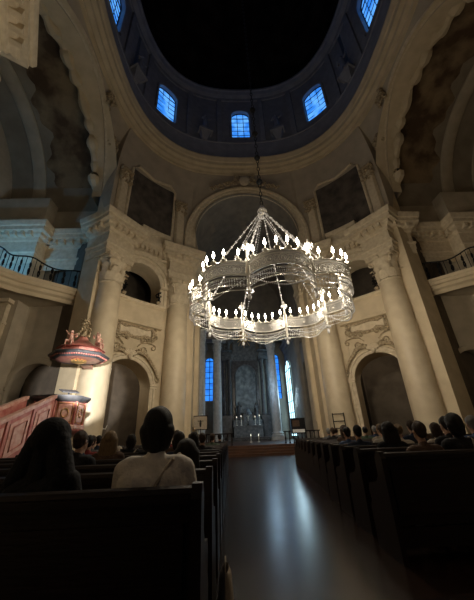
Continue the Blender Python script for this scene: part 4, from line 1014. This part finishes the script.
m=MB(); m.box(-.42,.42,-.056,-.051,.82,1.02); m.build('notice_strip',M['paper'],e)
e=empty('hymn_rack',(5.15,9.35,0),'black ladder-like number rack against the right chancel column','rack',rz=rad(-20))
m=MB(); 
for x in (-.35,.35): m.tube([(x,0,0.02),(x,0,2.35)],.035,5)
m.build('upright',M['iron'],e)
for z in (1.0,1.42,1.84,2.28): MB().tube([(-.35,0,z),(.35,0,z)],.03,5).build('crossbar',M['iron'],e)
m=MB(); m.box(-.45,.45,-.25,.25,0,.04); m.build('foot',M['iron'],e)
# inside the left doorway: lit niche statue, dark crucifix
mpl=pier_map(-1,1)
e=empty('wall_lantern',mpl(arc(44.5),3.2,5.3),'lit lantern on the passage wall seen through the left pier doorway','lantern')
MB().lathe([(0,0),(.13,.05),(.15,.5),(.12,.75),(0,.8)],n=8).build('glass',M['lampglass'],e); MB().lathe([(0,.8),(.18,.8),(.05,.98),(.02,1.2),(0,1.2)],n=8).build('cap',M['iron'],e)
m=MB().tube([(0,0,1.15),tuple(Vector(mpl(arc(44.5),4.5,5.5))-e.location)],.03,5); m.build('bracket',M['iron'],e)
o=figure('pale small statue standing in the passage behind the left pier doorway',*mpl(arc(43.5),0,4.6)[:2],0.9,1.5,M['whitestone'],rz=.4,group=None)
o=MB().prism([(-.35,-.35),(.35,-.35),(.35,.35),(-.35,.35)],0,.88).build('plinth',M['stone'],loc=(*mpl(arc(43.5),0,4.6)[:2],0)); tag(o,'square stone plinth inside the left pier doorway','plinth')
# drum statues on corbels
for k,(th,lb) in enumerate(((-22.5,'grey statue on a corbel left of the middle drum window'),(22.5,'grey statue on a corbel right of the middle drum window'),(-67.5,'grey statue on a corbel far left in the drum'),(67.5,'grey statue on a corbel far right in the drum'))):
    x,y=Pc(9.75*fth(rad(th)),th); figure(lb,x,y,31.0,2.6,M['drum'],rz=-rad(th),group='drum statues')
    e=empty('statue_corbel',(x,y,29.83),'stone corbel under the %s'%lb.replace('grey statue on a corbel ','statue '),'corbel','drum corbels',rz=-rad(th))
    MB().box(-.75,.75,-.45,.4,.9,1.15).build('shelf',M['drum'],e); m=MB(); m.add([(-.6,-.35,.9),(.6,-.35,.9),(.6,.35,.9),(-.6,.35,.9),(-.25,.1,0),(.25,.1,0),(.25,.35,0),(-.25,.35,0)],[(0,1,5,4),(1,2,6,5),(2,3,7,6),(3,0,4,7),(4,5,6,7)]); m.build('bracket',M['drum'],e)
# blue floodlight on the left gallery
e=empty('floodlight',(-15.35,3.35,10.66),'small blue floodlight on the left transept gallery edge','lamp')
MB().box(-.12,.12,-.12,.12,0,.2).build('housing',M['iron'],e); MB().box(-.1,.1,.121,.13,.03,.17).build('lens',M['deepblue'],e)

# ------------------------------------------------------------------ lights
def light(name,typ,loc,power,col,size=.1,rot=None,**k):
    l=bpy.data.lights.new(name,typ); l.energy=power; l.color=col
    if typ in('POINT','SPOT'): l.shadow_soft_size=size
    if typ=='AREA': l.size=size
    for a,b in k.items(): setattr(l,a,b)
    o=bpy.data.objects.new(name,l); COL.objects.link(o); o.location=loc
    if rot is not None: o.rotation_euler=(Vector(rot)-Vector(loc)).to_track_quat('-Z','Y').to_euler()
    return o
for k in range(8):
    a=PI/4*k; p=(CC.x+3.3*cos(a),CC.y+3.3*sin(a),7.2)
    light('candle_light','POINT',p,95,(1,.86,.66),.12)
    light('pier_fill_spot','SPOT',(p[0]+.1*cos(a),p[1]+.1*sin(a),7.0),540,(1,.86,.66),.12,rot=(p[0]+10*cos(a),p[1]+10*sin(a),5.6),spot_size=rad(125),spot_blend=1.)  # outward spots added at the candle ring to brighten the piers
light('pulpit_spot','SPOT',(-5.0,-4.6,3.4),8500,(1,.97,.92),.1,rot=(-10.1,5.5,4.0),spot_size=rad(22),spot_blend=.4)
for q in (-1,1):
    x,y=Pc(14.6,DTH[q]-5); light('passage_fill','POINT',(q*x,y,6.3),110 if q<0 else 45,(1,.85,.65),.2)  # unseen fill points added to lift the passages behind the doorways
light('gallery_flood','POINT',(-16.4,3.4,11.3),240,(.12,.5,1),.1)
light('altar_glow','POINT',(1.9,20.3,6.),120,(.5,.75,1.),.4)
light('chancel_window_light','AREA',(5.3,22.6,4.8),150,(.6,.85,1.),2.,rot=(2,20,3))
w=bpy.data.worlds.new('world'); S.world=w; w.use_nodes=True; w.node_tree.nodes['Background'].inputs[0].default_value=(.02,.035,.07,1); w.node_tree.nodes['Background'].inputs[1].default_value=.3
S.view_settings.view_transform='Standard'; S.view_settings.look='None'; S.view_settings.exposure=0; S.view_settings.gamma=1
